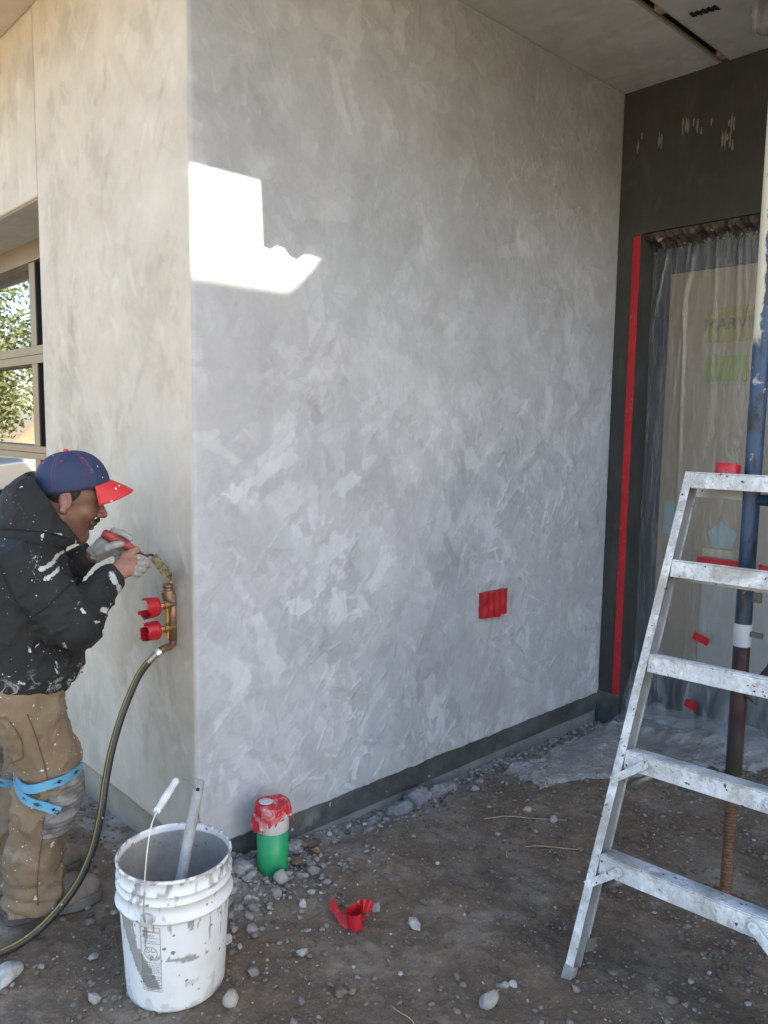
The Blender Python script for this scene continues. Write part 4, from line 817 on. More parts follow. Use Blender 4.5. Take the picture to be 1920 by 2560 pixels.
# loose plastic spilling on the ground
na, nb = 150, 90; A, B = np.meshgrid(np.linspace(0, 1, na), np.linspace(0, 1, nb), indexing='ij')
e0 = .10 + .05 * np.sin(A * 9) + .03 * np.sin(A * 23 + 1); lft = np.array([1.30, -.40]); c00, c10, c11, c01 = np.array([1.31, -.415]), np.array([2.50, -1.25]), np.array([2.50, -.13]), np.array([1.44, -.14])
Pq = ((1 - A) * (1 - B))[..., None] * c00 + (A * (1 - B))[..., None] * c10 + (A * B)[..., None] * c11 + ((1 - A) * B)[..., None] * c01
Pq[..., 1] += (1 - B) * (.20 * np.sin(A * 3.0) + .03 * np.sin(A * 13)) * (1 - A * .4) - B * .05 * np.sin(A * 8) * (1 - A); Pq[..., 0] += (1 - A) * (.02 * np.sin(B * 11) + .03 * np.sin(B * 4))
cz = wnoise(Pq, 4.5, 95, 4); cr = np.abs(wnoise(Pq, 7, 96, 3)); Zq = gz(Pq[..., 0], Pq[..., 1]) + .014 + .010 * np.maximum(cz, -.3) + .015 * (1 - np.clip(cr * 1.8, 0, 1)) ** 2 + .011 * (1 - np.clip(np.abs(wnoise(Pq, 13, 98, 2)) * 1.8, 0, 1)) ** 2 + .07 * sst(2.25, 2.5, Pq[..., 0]) + .035 * np.exp(-((Pq[..., 0] - 2.28 - .04 * np.sin(Pq[..., 1] * 6)) / .05) ** 2)
edge = np.minimum.reduce([A, 1 - A + .3, B, 1 - B]); Zq -= .02 * sst(.06, 0, edge)
tag(npmesh('plastic_sheet', np.concatenate([Pq, Zq[..., None]], -1).reshape(-1, 3), grid_faces(na, nb), FILM2, None, True), 'crumpled loose plastic sheet spread on the ground before the doorway', 'plastic sheet')
# red tape down the jamb and short tabs on the film
V = []; n = 90
for i in range(n):
    z = 2.452 - i / (n - 1) * 2.40; wv = .0006 * math.sin(i * .6) + .0005 * math.sin(i * 1.9)
    V += [(XD - .0030 - .0012 * (i in (20, 21, 47, 48)), -.098 + wv, z), (XD - .0036, -.112 + wv, z), (XD - .0034, -.126 + wv, z), (XD - .0026, -.1385 + wv, z)]
o = tag(npmesh('tape_strip', np.array(V), grid_faces(n, 4), RED, None, False), 'long vertical strip of red tape down the doorway jamb', 'tape'); o.modifiers.new('thick', 'SOLIDIFY').thickness = .0008
def tab(y0, z0, y1, z1, h, lab, x=2.528):
    d = Vector((0, y1 - y0, z1 - z0)); L = d.length; d.normalize(); n_ = Vector((0, -d.z, d.y)); V = []
    for i in range(9):
        for k in range(4): V.append(Vector((x - .002 * math.sin(i * .9), y0, z0)) + d * L * i / 8 + n_ * h * (k / 3 - .5) * (1 + .04 * math.sin(i * 2)))
    o = npmesh('tape_piece', np.array([tuple(v) for v in V]), grid_faces(9, 4), RED, None, False); o.modifiers.new('thick', 'SOLIDIFY').thickness = .001; return tag(o, lab, 'tape')
tab(-.472, .845, -.700, .847, .048, 'wide red tape strip on the film behind the ladder step'); tab(-.77, .85, -.86, .838, .045, 'short red tape tab right of the scaffold leg')
tab(-.480, .472, -.560, .448, .040, 'upper small red tape tab on the film between ladder steps', 2.52); tab(-.485, .142, -.545, .122, .042, 'lower small red tape tab on the film between ladder steps', 2.46)
# plastic wrapped lamp under the soffit at the top right
bm = bmesh.new(); bmesh.ops.create_icosphere(bm, subdivisions=4, radius=1); V = np.array([v.co for v in bm.verts]); Ff = np.array([[v.index for v in f.verts] for f in bm.faces]); bm.free()
lamp = thing('soffit_lamp', 'plastic wrapped lamp hanging under the soffit in the top right corner', 'lamp', (1.98, -.885, ZC))
V2 = V * (1 + .22 * wnoise(V, 2.2, 97, 4))[:, None] * np.array([.085, .085, .10]) + np.array([0, 0, -.095]); npmesh('plastic_wrap', V2 * np.array([.8, .8, .8]), Ff, FILM2, lamp, True)
bm = bmesh.new(); lathe(bm, [(.001, -.012), (.045, -.012), (.045, -.13), (.001, -.13)], 24); bmobj('lamp_body', bm, NAVY, lamp, True)
# ------------------------------------------------------------------ person: signed-distance modelling on grids
class SDF:
    def __init__(s, lo, hi, h):
        s.lo = np.array(lo, np.float32); s.h = h; n = np.ceil((np.array(hi) - s.lo) / h).astype(int) + 1; s.n = n
        ax = [s.lo[i] + h * np.arange(n[i], dtype=np.float32) for i in range(3)]
        s.P = np.stack(np.meshgrid(*ax, indexing='ij'), -1); s.D = np.full(tuple(n), .2, np.float32)
    def win(s, c, r):
        a = np.maximum(((np.array(c) - r - s.lo) / s.h).astype(int), 0); b = np.minimum(((np.array(c) + r - s.lo) / s.h).astype(int) + 2, s.n)
        return tuple(slice(a[i], max(b[i], a[i])) for i in range(3))
    def un(s, w_, d, k):
        D = s.D[w_]
        if k <= 0: s.D[w_] = np.minimum(D, d)
        else:
            h = np.clip(.5 + .5 * (D - d) / k, 0, 1); s.D[w_] = D * (1 - h) + d * h - k * h * (1 - h)
    def sub(s, d, k=.004, w_=Ellipsis):
        D = s.D[w_]; h = np.clip(.5 - .5 * (D + d) / k, 0, 1); s.D[w_] = D * (1 - h) - d * h + k * h * (1 - h)
    def cone(s, a, b, ra, rb, k=.01, sub=False, fl=None):
        a, b = np.array(a, np.float32), np.array(b, np.float32); w_ = s.win((a + b) / 2, np.abs(b - a) / 2 + max(ra, rb) + k + .02); p = s.P[w_] - a; ba = b - a
        t = np.clip(p @ ba / max(ba @ ba, 1e-9), 0, 1); d = np.linalg.norm(p - t[..., None] * ba, axis=-1) - (ra + (rb - ra) * t)
        s.sub(d, k, w_) if sub else s.un(w_, d, k)
        return s
    def ell(s, c, r, k=.01, sub=False, M=None):
        r = np.array(r, np.float32); w_ = s.win(c, max(r) + k + .02); p = s.P[w_] - np.array(c, np.float32)
        if M is not None: p = p @ np.array(M, np.float32)
        q = np.linalg.norm(p / r, axis=-1); q2 = np.linalg.norm(p / r ** 2, axis=-1); d = q * (q - 1) / np.maximum(q2, 1e-6)
        s.sub(d, k, w_) if sub else s.un(w_, d, k)
        return s
    def mesh(s, iso=0):
        D = s.D - iso; S = D < 0; nx, ny, nz = D.shape; cs = [(i, j, k) for i in (0, 1) for j in (0, 1) for k in (0, 1)]
        sl = lambda c: (slice(c[0], nx - 1 + c[0]), slice(c[1], ny - 1 + c[1]), slice(c[2], nz - 1 + c[2]))
        cnt = sum(S[sl(c)].astype(np.int8) for c in cs); act = (cnt > 0) & (cnt < 8); ids = np.argwhere(act); m = len(ids); idx = np.full(act.shape, -1, np.int64); idx[act] = np.arange(m)
        acc = np.zeros((m, 3)); num = np.zeros(m); I, J, K = ids.T
        for ai, a in enumerate(cs):
            for b in cs[ai + 1:]:
                df = np.array(b) - np.array(a)
                if np.abs(df).sum() != 1: continue
                da, db = D[I + a[0], J + a[1], K + a[2]], D[I + b[0], J + b[1], K + b[2]]; x = (da < 0) != (db < 0); t = np.where(x, da / np.where(x, da - db, 1), 0)
                acc += np.where(x[:, None], np.array(a) + t[:, None] * df, 0); num += x
        V = (ids + acc / num[:, None]) * s.h + s.lo; Q = []
        for ax in range(3):
            u, v = [(1, 2), (2, 0), (0, 1)][ax]; a = [slice(None)] * 3; b = [slice(None)] * 3; a[ax] = slice(0, -1); b[ax] = slice(1, None); A = S[tuple(a)]; B = S[tuple(b)]; e = np.argwhere(A != B)
            ok = (e[:, u] > 0) & (e[:, v] > 0) & (e[:, u] < D.shape[u] - 1) & (e[:, v] < D.shape[v] - 1); e = e[ok]
            def g(du, dv):
                f = e.copy(); f[:, u] -= du; f[:, v] -= dv; return idx[f[:, 0], f[:, 1], f[:, 2]]
            q = np.stack([g(1, 1), g(0, 1), g(0, 0), g(1, 0)], 1); fl = A[e[:, 0], e[:, 1], e[:, 2]]; q[~fl] = q[~fl][:, ::-1]; Q.append(q)
        return V, np.concatenate(Q)
def folds(P, freq, seed):                                          # ridged creases, 0..1
    n_ = wnoise(P, freq, seed, 3); return 1 - np.abs(np.clip(n_ * 1.6, -1, 1))
person = thing('person', 'plasterer in a dark paint-spattered hoodie and red-billed cap bending to the tap with a trowel', 'person', (-.45, .15, 0), math.atan2(-.325, .946))
SKIN = NT('skin'); ks_ = SKIN.sep(SKIN.attr('skin').outputs['Color']); _c = SKIN.mix(SKIN.ramp(SKIN.noise(14, 5), [(.3, 0), (.7, 1)]), (.105, .047, .030), (.185, .090, .060)); _c = SKIN.mix(SKIN.math('MULTIPLY', ks_[1], .55), _c, (.24, .095, .068)); _c = SKIN.mix(SKIN.math('MULTIPLY', ks_[0], SKIN.ramp(SKIN.noise(220, 3, .7), [(.4, .15), (.65, .65)])), _c, (.05, .03, .024)); SKIN.set(_c, .5, Subsurface_Weight=.06, Subsurface_Radius=(.01, .004, .002)); SKIN.bump(SKIN.noise(140, 3), .15, .001); SKIN = SKIN.m
HAIR = simple('black_hair', (.012, .010, .009), .6, bump=.6, bscale=260)
VC = .05; HO = np.array([.092, VC, 1.254]); ph = R(18); HM = np.array([[math.cos(ph), 0, -math.sin(ph)], [0, 1, 0], [math.sin(ph), 0, math.cos(ph)]]).T   # head->person
def hp(x, y, z): return tuple(HO + HM @ np.array([x, y, z]))
# head (2.6 mm grid)
H_ = SDF((-.04, -.07, 1.07), (.26, .17, 1.40), .0027)
H_.ell(hp(-.004, 0, .042), (.089, .076, .084), 0, M=HM); H_.ell(hp(.040, 0, -.018), (.060, .060, .080), .03, M=HM); H_.ell(hp(.050, 0, .030), (.052, .062, .050), .02, M=HM)
for s in (-1, 1):
    H_.cone(hp(.0, s * .054, -.050), hp(.070, s * .018, -.094), .022, .021, .03); H_.ell(hp(.066, s * .036, -.018), (.026, .024, .020), .02, M=HM)     # jaw, cheek
    H_.ell(hp(.082, s * .026, .037), (.016, .026, .010), .012, M=HM)
H_.cone(hp(.076, -.008, -.096), hp(.076, .008, -.096), .019, .019, .02)                                                   # chin
H_.cone(hp(.088, 0, .030), hp(.117, 0, -.010), .0095, .0125, .012); H_.ell(hp(.120, 0, -.014), (.0125, .0125, .0115), .006, M=HM)
for s in (-1, 1):
    H_.ell(hp(.108, s * .0135, -.018), (.012, .0085, .009), .006, M=HM); H_.ell(hp(.090, s * .032, .016), (.015, .019, .012), .008, sub=True, M=HM); H_.ell(hp(.077, s * .031, .013), (.0165, .0165, .0135), .003, M=HM)
    H_.cone(hp(.085, s * .018, .0115), hp(.087, s * .044, .0115), .0045, .004, .004)                                      # lowered lids
H_.cone(hp(.094, -.020, -.047), hp(.094, .020, -.047), .0085, .0085, .010); H_.cone(hp(.102, -.012, -.050), hp(.102, .012, -.050), .0060, .0060, .004); H_.cone(hp(.098, -.013, -.062), hp(.098, .013, -.062), .0070, .0070, .005)
H_.cone(hp(.107, -.022, -.0562), hp(.107, .022, -.0562), .0022, .0022, .003, sub=True)
H_.cone(hp(-.015, 0, -.05), (.0, VC, 1.08), .056, .062, .03)
for s in (-1, 1):
    EM = HM @ np.array(Matrix.Rotation(R(12) * s, 3, 'Z') @ Matrix.Rotation(R(-10), 3, 'Y'))
    H_.ell(hp(-.002, s * .079, .002), (.0190, .0085, .0320), .004, M=EM); H_.ell(hp(.000, s * .0885, .006), (.0115, .0060, .0190), .004, sub=True, M=EM); H_.cone(hp(.014, s * .079, -.004), hp(.012, s * .079, -.016), .005, .005, .004)
    H_.cone(hp(-.004, s * .081, -.028), hp(.004, s * .079, -.031), .008, .007, .006)
Vh, Fh = H_.mesh()
# arms, trunk and legs that the clothes hide (coarse), so that the body is whole
Bd = SDF((-.30, -.30, .03), (.36, .40, 1.20), .010)
Bd.ell((-.06, VC, .78), (.10, .15, .13), .05); Bd.ell((-.06, VC, .98), (.10, .16, .17), .06); Bd.cone((-.04, VC, 1.06), (.02, VC, 1.13), .06, .05, .05)
RSH, REL, RWR = (-.03, -.115, 1.09), (.105, -.160, .915), (.222, -.008, 1.020); LSH, LEL, LWR = (-.03, .215, 1.09), (.03, .285, .905), (.165, .122, 1.063)
for a, b, c in ((RSH, REL, RWR), (LSH, LEL, LWR)): Bd.cone(a, b, .048, .038, .03); Bd.cone(b, c, .036, .024, .02)
RHP, RKN, RAN = (-.06, -.035, .74), (.035, -.055, .47), (-.035, -.055, .07); LHP, LKN, LAN = (-.07, .125, .74), (.0, .150, .46), (-.075, .125, .07)
for a, b, c in ((RHP, RKN, RAN), (LHP, LKN, LAN)): Bd.cone(a, b, .075, .055, .03); Bd.cone(b, c, .052, .036, .02)
Vb, Fb_ = Bd.mesh()
# hands
def hand(lo, hi, wrist0, wrist1, palm, fingers, thumb, fr=.0100):
    s = SDF(lo, hi, .0026); s.cone(wrist0, wrist1, .0275, .0255, 0)
    for f in fingers: s.cone(wrist1, f[0], .0215, .0130, .012)
    s.ell(palm[0], palm[1], .012)
    for j, f in enumerate(fingers):
        q = fr * (1.0, 1.04, 1.0, .88)[j]; s.cone(f[0], f[1], q * 1.22, q * 1.05, .004); s.cone(f[1], f[2], q * 1.06, q * .98, .002); s.cone(f[2], f[3], q * .97, q * .84, .0015)
    s.cone(thumb[0], thumb[1], .0165, .0135, .012); s.cone(thumb[1], thumb[2], .0135, .0112, .003); s.cone(thumb[2], thumb[3], .0112, .0092, .002); return s
RF = [((.284, .054, 1.056), (.306, .064, 1.060), (.322, .074, 1.053), (.334, .083, 1.043)), ((.287, .036, 1.046), (.309, .045, 1.044), (.325, .056, 1.038), (.336, .068, 1.033)),
      ((.282, .018, 1.036), (.302, .025, 1.030), (.314, .036, 1.024), (.320, .049, 1.021)), ((.272, .002, 1.028), (.289, .007, 1.020), (.299, .017, 1.014), (.303, .029, 1.012))]
RT = ((.246, .030, 1.046), (.264, .056, 1.066), (.285, .068, 1.078), (.304, .077, 1.085))
hr = hand((.17, -.06, .96), (.36, .12, 1.11), (.205, -.030, 1.008), (.230, .004, 1.026), ((.258, .024, 1.038), (.034, .030, .022)), RF, RT)
LFg = [((.214, .112, 1.118), (.236, .110, 1.142), (.262, .101, 1.136), (.284, .090, 1.119)), ((.226, .122, 1.106), (.256, .120, 1.115), (.277, .106, 1.102), (.279, .088, 1.086)),
       ((.226, .125, 1.090), (.253, .121, 1.090), (.265, .105, 1.078), (.262, .086, 1.068)), ((.220, .120, 1.074), (.241, .114, 1.069), (.248, .098, 1.060), (.243, .082, 1.056))]
LTb = ((.190, .088, 1.082), (.212, .068, 1.096), (.234, .059, 1.105), (.254, .059, 1.108))
hl = hand((.11, .02, 1.00), (.31, .17, 1.17), (.140, .142, 1.052), (.178, .116, 1.070), ((.205, .108, 1.092), (.030, .026, .034)), LFg, LTb)
Vr, Fr = hr.mesh(-.0022); Vl, Fl_ = hl.mesh(-.0022)
allV, allF, off = [], [], 0
for V_, F_ in ((Vb, Fb_), (Vh, Fh), (Vr, Fr), (Vl, Fl_)): allV.append(V_); allF.append(F_ + off); off += len(V_)
AV = np.concatenate(allV); hl_ = (AV - HO) @ HM
jaw_ = sst(-.025, -.05, hl_[:, 2]) * sst(-.01, .03, hl_[:, 0]) * (hl_[:, 2] > -.14); ear_ = (np.abs(hl_[:, 1]) > .074) * 1.0; nose_ = sst(.098, .112, hl_[:, 0]); cheek_ = np.exp(-((hl_[:, 0] - .07) ** 2 + (hl_[:, 2] + .015) ** 2) / .0006)
sk_ = np.stack([np.clip(jaw_, 0, 1), np.clip(.7 * ear_ + .8 * nose_ + .5 * cheek_ + 1.0 * (AV[:, 0] > .12) * (AV[:, 2] < 1.14), 0, 1), 0 * jaw_], 1)
npmesh('body', AV, np.concatenate(allF), SKIN, person, True, {'skin': sk_})
bm = bmesh.new()
for s in (-1, 1): tube(bm, [hp(.0945, s * .019, .008), hp(.0950, s * .031, .0065), hp(.0885, s * .045, .009)], [.0010, .0019, .0012], 6)
bmobj('eyelashes', bm, HAIR, person, True)
# gloves: stained knit, grey-white dipped fingers
GLV = NT('work_glove'); g_ = GLV.sep(GLV.attr('dip').outputs['Color'])[0]; gm = GLV.ramp(GLV.math('ADD', g_, GLV.math('MULTIPLY', GLV.math('SUBTRACT', GLV.noise(60, 5, .7), .5), .55)), [(.42, 0), (.58, 1)])
_c = GLV.mix(gm, GLV.mix(GLV.noise(50, 5), (.24, .115, .075), (.36, .20, .145)), GLV.mix(GLV.noise(80, 5), (.20, .195, .185), (.36, .355, .335))); GLV.set(_c, GLV.ramp(gm, [(0, .8), (1, .45)])); GLV.bump(GLV.noise(90, 4, .6, .8), .6, .004); GLV = GLV.m
for s_, wr, fing, dirn in ((hr, (.226, -.002, 1.022), RF, (.8, .55, .3)), (hl, (.176, .118, 1.070), LFg, (.75, -.25, .55))):
    V_, F_ = s_.mesh(.0012); n_ = np.array(dirn); n_ = n_ / np.linalg.norm(n_); kd = (V_ - np.array(wr)) @ n_
    keep = kd > (-.004 + .004 * np.sin(V_[:, 2] * 300)); fk = keep[F_].all(1); F2 = F_[fk]; us = np.unique(F2); rm = np.full(len(V_), -1); rm[us] = np.arange(len(us))
    tips = np.min([np.linalg.norm(V_[us] - np.array(f[j]), axis=1) for f in fing for j in (2, 3)], 0)
    dip = sst(.045, .022, tips) if s_ is hr else np.maximum(sst(.060, .035, tips), .75)
    npmesh('glove', V_[us], rm[F2], GLV, person, True, {'dip': np.repeat(dip[:, None], 3, 1)})
# moustache and hair
Hm = SDF((.10, 0, 1.14), (.24, .11, 1.24), .0022)
for s in (-1, 1): Hm.cone(hp(.110, s * .002, -.034), hp(.102, s * .021, -.044), .0058, .0062, .004); Hm.cone(hp(.102, s * .021, -.044), hp(.092, s * .029, -.057), .0060, .0032, .004)
Hm.D += .0016 * wnoise(Hm.P, 90, 5, 2); npmesh('moustache', *Hm.mesh(), HAIR, person)
Hh_ = SDF((-.03, -.05, 1.17), (.20, .16, 1.36), .0034); Hh_.ell(hp(-.004, 0, .042), (.0915, .0785, .0865), 0, M=HM); Lc_ = (Hh_.P - HO) @ HM
cut = np.maximum(Lc_[..., 2] - .055, np.maximum(-.045 + .30 * np.maximum(Lc_[..., 0], 0) - Lc_[..., 2], Lc_[..., 0] - .034 + .9 * np.maximum(.010 - Lc_[..., 2], 0))); Hh_.D = np.maximum(Hh_.D, cut) + .0014 * wnoise(Hh_.P, 120, 6, 2)
npmesh('hair', *Hh_.mesh(), HAIR, person)
bm = bmesh.new()
for s in (-1, 1): tube(bm, [hp(.099, s * .012, .036), hp(.098, s * .026, .040), hp(.086, s * .044, .036)], [.0025, .0042, .002], 8)
bmobj('eyebrow', bm, HAIR, person, True)
# cap
CAPB = NT('navy_cap'); st_c = CAPB.sep(CAPB.attr('st').outputs['Color']); _c = CAPB.mix(CAPB.noise(9, 5), (.013, .020, .062), (.021, .033, .090)); _c = CAPB.mix(CAPB.math('MULTIPLY', st_c[0], CAPB.math('GREATER_THAN', CAPB.noise(260, 1), .45)), _c, (.16, .04, .05))
_c = CAPB.mix(CAPB.ramp(CAPB.noise(16, 6, .7, .6), [(.63, 0), (.74, .5)]), _c, (.32, .31, .33)); _c = CAPB.mix(CAPB.splat(90, .28, .12), _c, (.6, .6, .6)); CAPB.set(_c, .75); CAPB.bump(CAPB.noise(300, 2), .2, .001); CAPB.bump(CAPB.noise(14, 4), .3, .006)
CAPR = NT('red_cap_bill'); _c = CAPR.mix(CAPR.splat(75, .38, .22, .7), (.52, .020, .030), (.70, .60, .58)); CAPR.set(_c, .6); CAPR.bump(CAPR.noise(200, 2), .15, .001)
cap_ = bpy.data.objects.new('cap', None); COL.objects.link(cap_); cap_.parent = person
CC = np.array([.1175, VC, 1.290]); ct = R(-8); CMt = np.array([[math.cos(ct), 0, math.sin(ct)], [0, 1, 0], [-math.sin(ct), 0, math.cos(ct)]])
nt_, nf_ = 44, 120; T, PHI = np.meshgrid(np.linspace(0, 1, nt_), np.linspace(0, 2 * math.pi, nf_, endpoint=False), indexing='ij')
ca = np.cos(T * math.pi / 2) ** .82; sa_ = np.sin(T * math.pi / 2) ** .95; seam = sum(np.exp(-((np.angle(np.exp(1j * (PHI - k * math.pi / 3 - math.pi / 6 * 0)))) * np.maximum(ca, .05) / .035) ** 2) for k in range(6))
rr_ = ca * (1 - .010 * seam) + .006 * wnoise(np.stack([np.cos(PHI) * ca, np.sin(PHI) * ca, sa_], -1), 3, 15, 3) * ca
Vc = np.stack([.1090 * rr_ * np.cos(PHI) - .002 * sa_, .0880 * rr_ * np.sin(PHI), .112 * sa_ + .002 * seam * -1 * (T > .3) + .006 * np.cos(PHI) * 0], -1)
Vc[..., 2] -= .006 * (T < .02); Vc = Vc.reshape(-1, 3) @ CMt.T + CC
aa = (np.arange(nt_ - 1)[:, None] * nf_ + np.arange(nf_)[None, :]); bb = (np.arange(nt_ - 1)[:, None] * nf_ + (np.arange(nf_)[None, :] + 1) % nf_)
edge_s = np.clip(np.exp(-((seam - .45) / .25) ** 2) * (seam > .1), 0, 1); edge_s = np.maximum(edge_s, ((T > .05) & (T < .075)) * .0)
crown = npmesh('crown', Vc, np.stack([aa, bb, bb + nf_, aa + nf_], -1).reshape(-1, 4), CAPB.m, cap_, True, {'st': np.repeat(edge_s.reshape(-1, 1), 3, 1)}); crown.modifiers.new('thick', 'SOLIDIFY').thickness = .002
bt = CC + CMt @ np.array([-.002, 0, .1135]); bm = bmesh.new(); lathe(bm, [(.0085, -.002), (.0080, .002), (.004, .0042), (.0001, .0046)], 16, tuple(bt)); bmobj('button', bm, CAPR.m, cap_, True)
for a_, t_ in ((-100, .55), (-55, .55), (-145, .55), (100, .55)):
    q = R(a_); k_ = math.cos(t_ * math.pi / 2) ** .82; p_ = CC + CMt @ np.array([.1090 * k_ * math.cos(q) - .010 * math.sin(t_ * 1.571), .0880 * k_ * math.sin(q), .112 * math.sin(t_ * 1.571) ** .95]); n_ = Vector(p_ - CC).normalized()
    bm = bmesh.new(); tube(bm, [Vector(p_) + axis_M(n_) @ Vector((.0028 * math.cos(w2), .0028 * math.sin(w2), .001)) for w2 in np.linspace(0, 6.283, 10, endpoint=False)], .0010, 6, closed=True); bmobj('eyelet', bm, CAPR.m, cap_, True)
na_, nb_ = 41, 16; Sg, Tg = np.meshgrid(np.linspace(-1, 1, na_), np.linspace(0, 1, nb_), indexing='ij'); q = Sg * R(58)
bx_ = .1080 * np.cos(q) + Tg * (.061 * np.sqrt(np.maximum(1 - np.abs(Sg) ** 2.6, 0)) + .002); by_ = .0860 * np.sin(q) * (1 + .02 * Tg); bz_ = .004 - .018 * Sg ** 2 * (.30 + .70 * Tg) * (1 + .2 * Tg) - .032 * Tg - .010 * Tg ** 2
Vbill = np.stack([bx_, by_, bz_], -1).reshape(-1, 3) @ CMt.T + CC; o = npmesh('bill', Vbill, grid_faces(na_, nb_), CAPR.m, cap_, True); m_ = o.modifiers.new('thick', 'SOLIDIFY'); m_.thickness = .0035
# hoodie
HD = NT('dark_hoodie'); base = HD.mix(HD.ramp(HD.noise(5, 6, .6), [(.35, 0), (.7, 1)]), (.0085, .0095, .0105), (.017, .0185, .0195))
smear = HD.ramp(HD.noise(7, 7, .75, .8), [(.60, 0), (.74, .35)]); _c = HD.mix(smear, base, (.11, .115, .12))
fl1 = HD.splat(13, .24, .22, 1.9, 1); fl2 = HD.splat(40, .28, .09, 1.9, 2); fl3 = HD.splat(120, .30, .06, 1.4, 3)
sm1 = HD.math('MULTIPLY', HD.ramp(HD.noise(15, 7, .62, 1.2, HD.co((1.4, 1, .8), (0, .6, 0))), [(.66, 0), (.69, 1)]), HD.ramp(HD.noise(3.2, 3), [(.50, 0), (.58, 1)]))
sm2 = HD.math('MULTIPLY', HD.ramp(HD.noise(60, 5, .6, .6), [(.66, 0), (.70, .9)]), HD.ramp(HD.noise(5, 3), [(.52, 0), (.62, 1)]))
zz_ = HD.n('SeparateXYZ'); HD.l(HD.co(), zz_.inputs[0]); hemw = HD.math('MULTIPLY', HD.ramp(zz_.outputs[2], [(.70, 1), (.80, .0)]), HD.ramp(HD.noise(28, 7, .75, 1.0), [(.53, 0), (.60, 1)]))
pa_ = HD.sep(HD.attr('paint').outputs['Color'])[0]; pm_ = HD.ramp(HD.math('ADD', pa_, HD.math('MULTIPLY', HD.math('SUBTRACT', HD.noise(85, 6, .75, .8), .5), 1.9)), [(.50, 0), (.62, 1)])
for f_ in (pm_, HD.math('MULTIPLY', fl1, .0), fl2, fl3, sm1, sm2, HD.math('MULTIPLY', hemw, .75)): _c = HD.mix(f_, _c, (.45, .455, .46))
HD.set(_c, .92); HD.bump(HD.noise(420, 2), .25, .001); HD.bump(HD.noise(11, 5, .6, .5), .45, .014); HD = HD.m
C = SDF((-.33, -.31, .60), (.27, .42, 1.37), .0062); P = C.P
C.ell((-.045, VC, .775), (.180, .205, .150), 0); C.ell((-.055, VC, .93), (.175, .205, .20), .06); C.ell((-.060, VC, 1.05), (.125, .195, .115), .05); C.ell((-.02, VC, 1.09), (.09, .12, .08), .05)
C.cone((-.03, -.105, 1.07), (.102, -.158, .922), .080, .070, .04); C.cone((.102, -.158, .922), (.185, -.055, .992), .070, .050, .02); C.cone((.186, -.054, .993), (.203, -.034, 1.006), .0475, .0455, .008); C.cone((.203, -.034, 1.006), (.207, -.029, 1.009), .046, .045, .002)
C.cone((-.03, .205, 1.075), (.03, .275, .910), .085, .075, .045); C.cone((.03, .275, .910), (.122, .158, 1.038), .072, .050, .02); C.cone((.122, .158, 1.038), (.140, .142, 1.054), .046, .044, .006)
# creases: broad on the trunk, tight across the elbow and forearm, hung over the hem
cr1 = folds(P * np.array([1, 1, .75], np.float32), 7.5, 201); cr2 = folds(P, 13, 202); zz3 = P[..., 2]
arm = np.exp(-(np.linalg.norm(P - np.array([.11, -.15, .94], np.float32), axis=-1) / .13) ** 2) + np.exp(-(np.linalg.norm(P - np.array([.05, .26, .94], np.float32), axis=-1) / .13) ** 2)
cr3 = folds(P * np.array([1, 1, .7], np.float32), 24, 205); C.D -= .011 * (cr1 ** 5 - .2) + (.006 + .011 * arm) * (cr2 ** 5 - .2) + (.001 + .002 * arm) * (cr3 ** 3 - .2)
ax_ = P[..., 0] * .55 + P[..., 1] * .6 + P[..., 2] * .55; C.D -= .0045 * np.exp(-(np.linalg.norm(P - np.array([.175, -.065, .985], np.float32), axis=-1) / .05) ** 2) * np.sin(ax_ * 260 + 2 * wnoise(P, 8, 203, 2))
hemz = .662 - .10 * (P[..., 0] - .02) * 0 + .006 * np.sin(P[..., 1] * 18) - .14 * np.clip(P[..., 0], -.05, .10); C.D = np.maximum(C.D, hemz - zz3)
rib = np.exp(-((zz3 - hemz - .045) / .012) ** 2); C.D += .007 * rib
# hood standing up behind the head
hd = SDF((-.33, -.31, .60), (.27, .42, 1.37), .0062); hd.ell((.002, VC, 1.212), (.094, .122, .124), 0); hd.ell((.03, VC, 1.155), (.105, .118, .062), .04); hd.ell((-.065, VC, 1.115), (.09, .14, .070), .04)
hd.D -= .008 * (folds(P * np.array([1, 1, .8], np.float32), 9, 204) ** 3 - .3)
nrm = np.array([.866, 0, .50]); pl_ = (P[..., 0] - .010) * nrm[0] + (P[..., 2] - 1.335) * nrm[2] + .05 * ((P[..., 1] - VC) ** 2) / .01 * 0 - .004 * np.sin(P[..., 1] * 40)
hd.D = np.maximum(hd.D, pl_)
ins = SDF((-.33, -.31, .60), (.27, .42, 1.37), .0062); ins.ell((.092 - .012, VC, 1.275), (.105, .104, .105), 0); ins.cone((.075, VC, 1.25), (.03, VC, 1.11), .088, .060, .02); ins.cone((.11, VC, 1.22), (.10, VC, 1.14), .060, .048, .02)
hd.D = np.maximum(hd.D, -ins.D); lipd = np.abs(pl_ + .008); hd.D -= .004 * np.exp(-(lipd / .008) ** 2)
kk = .018; hmix = np.clip(.5 + .5 * (C.D - hd.D) / kk, 0, 1); C.D = C.D * (1 - hmix) + hd.D * hmix - kk * hmix * (1 - hmix)
ndk = SDF((-.33, -.31, .60), (.27, .42, 1.37), .0062); ndk.cone((.10, VC, 1.24), (.02, VC, 1.13), .070, .055, 0); C.D = np.maximum(C.D, -ndk.D)
Vc_, Fc_ = C.mesh(); pt_ = np.zeros(len(Vc_)); uz_ = Vc_[:, [0, 2]]
def seg_d(a, b):
    a, b = np.array(a), np.array(b); t = np.clip((uz_ - a) @ (b - a) / max((b - a) @ (b - a), 1e-9), 0, 1); return np.linalg.norm(uz_ - a - t[:, None] * (b - a), axis=1)
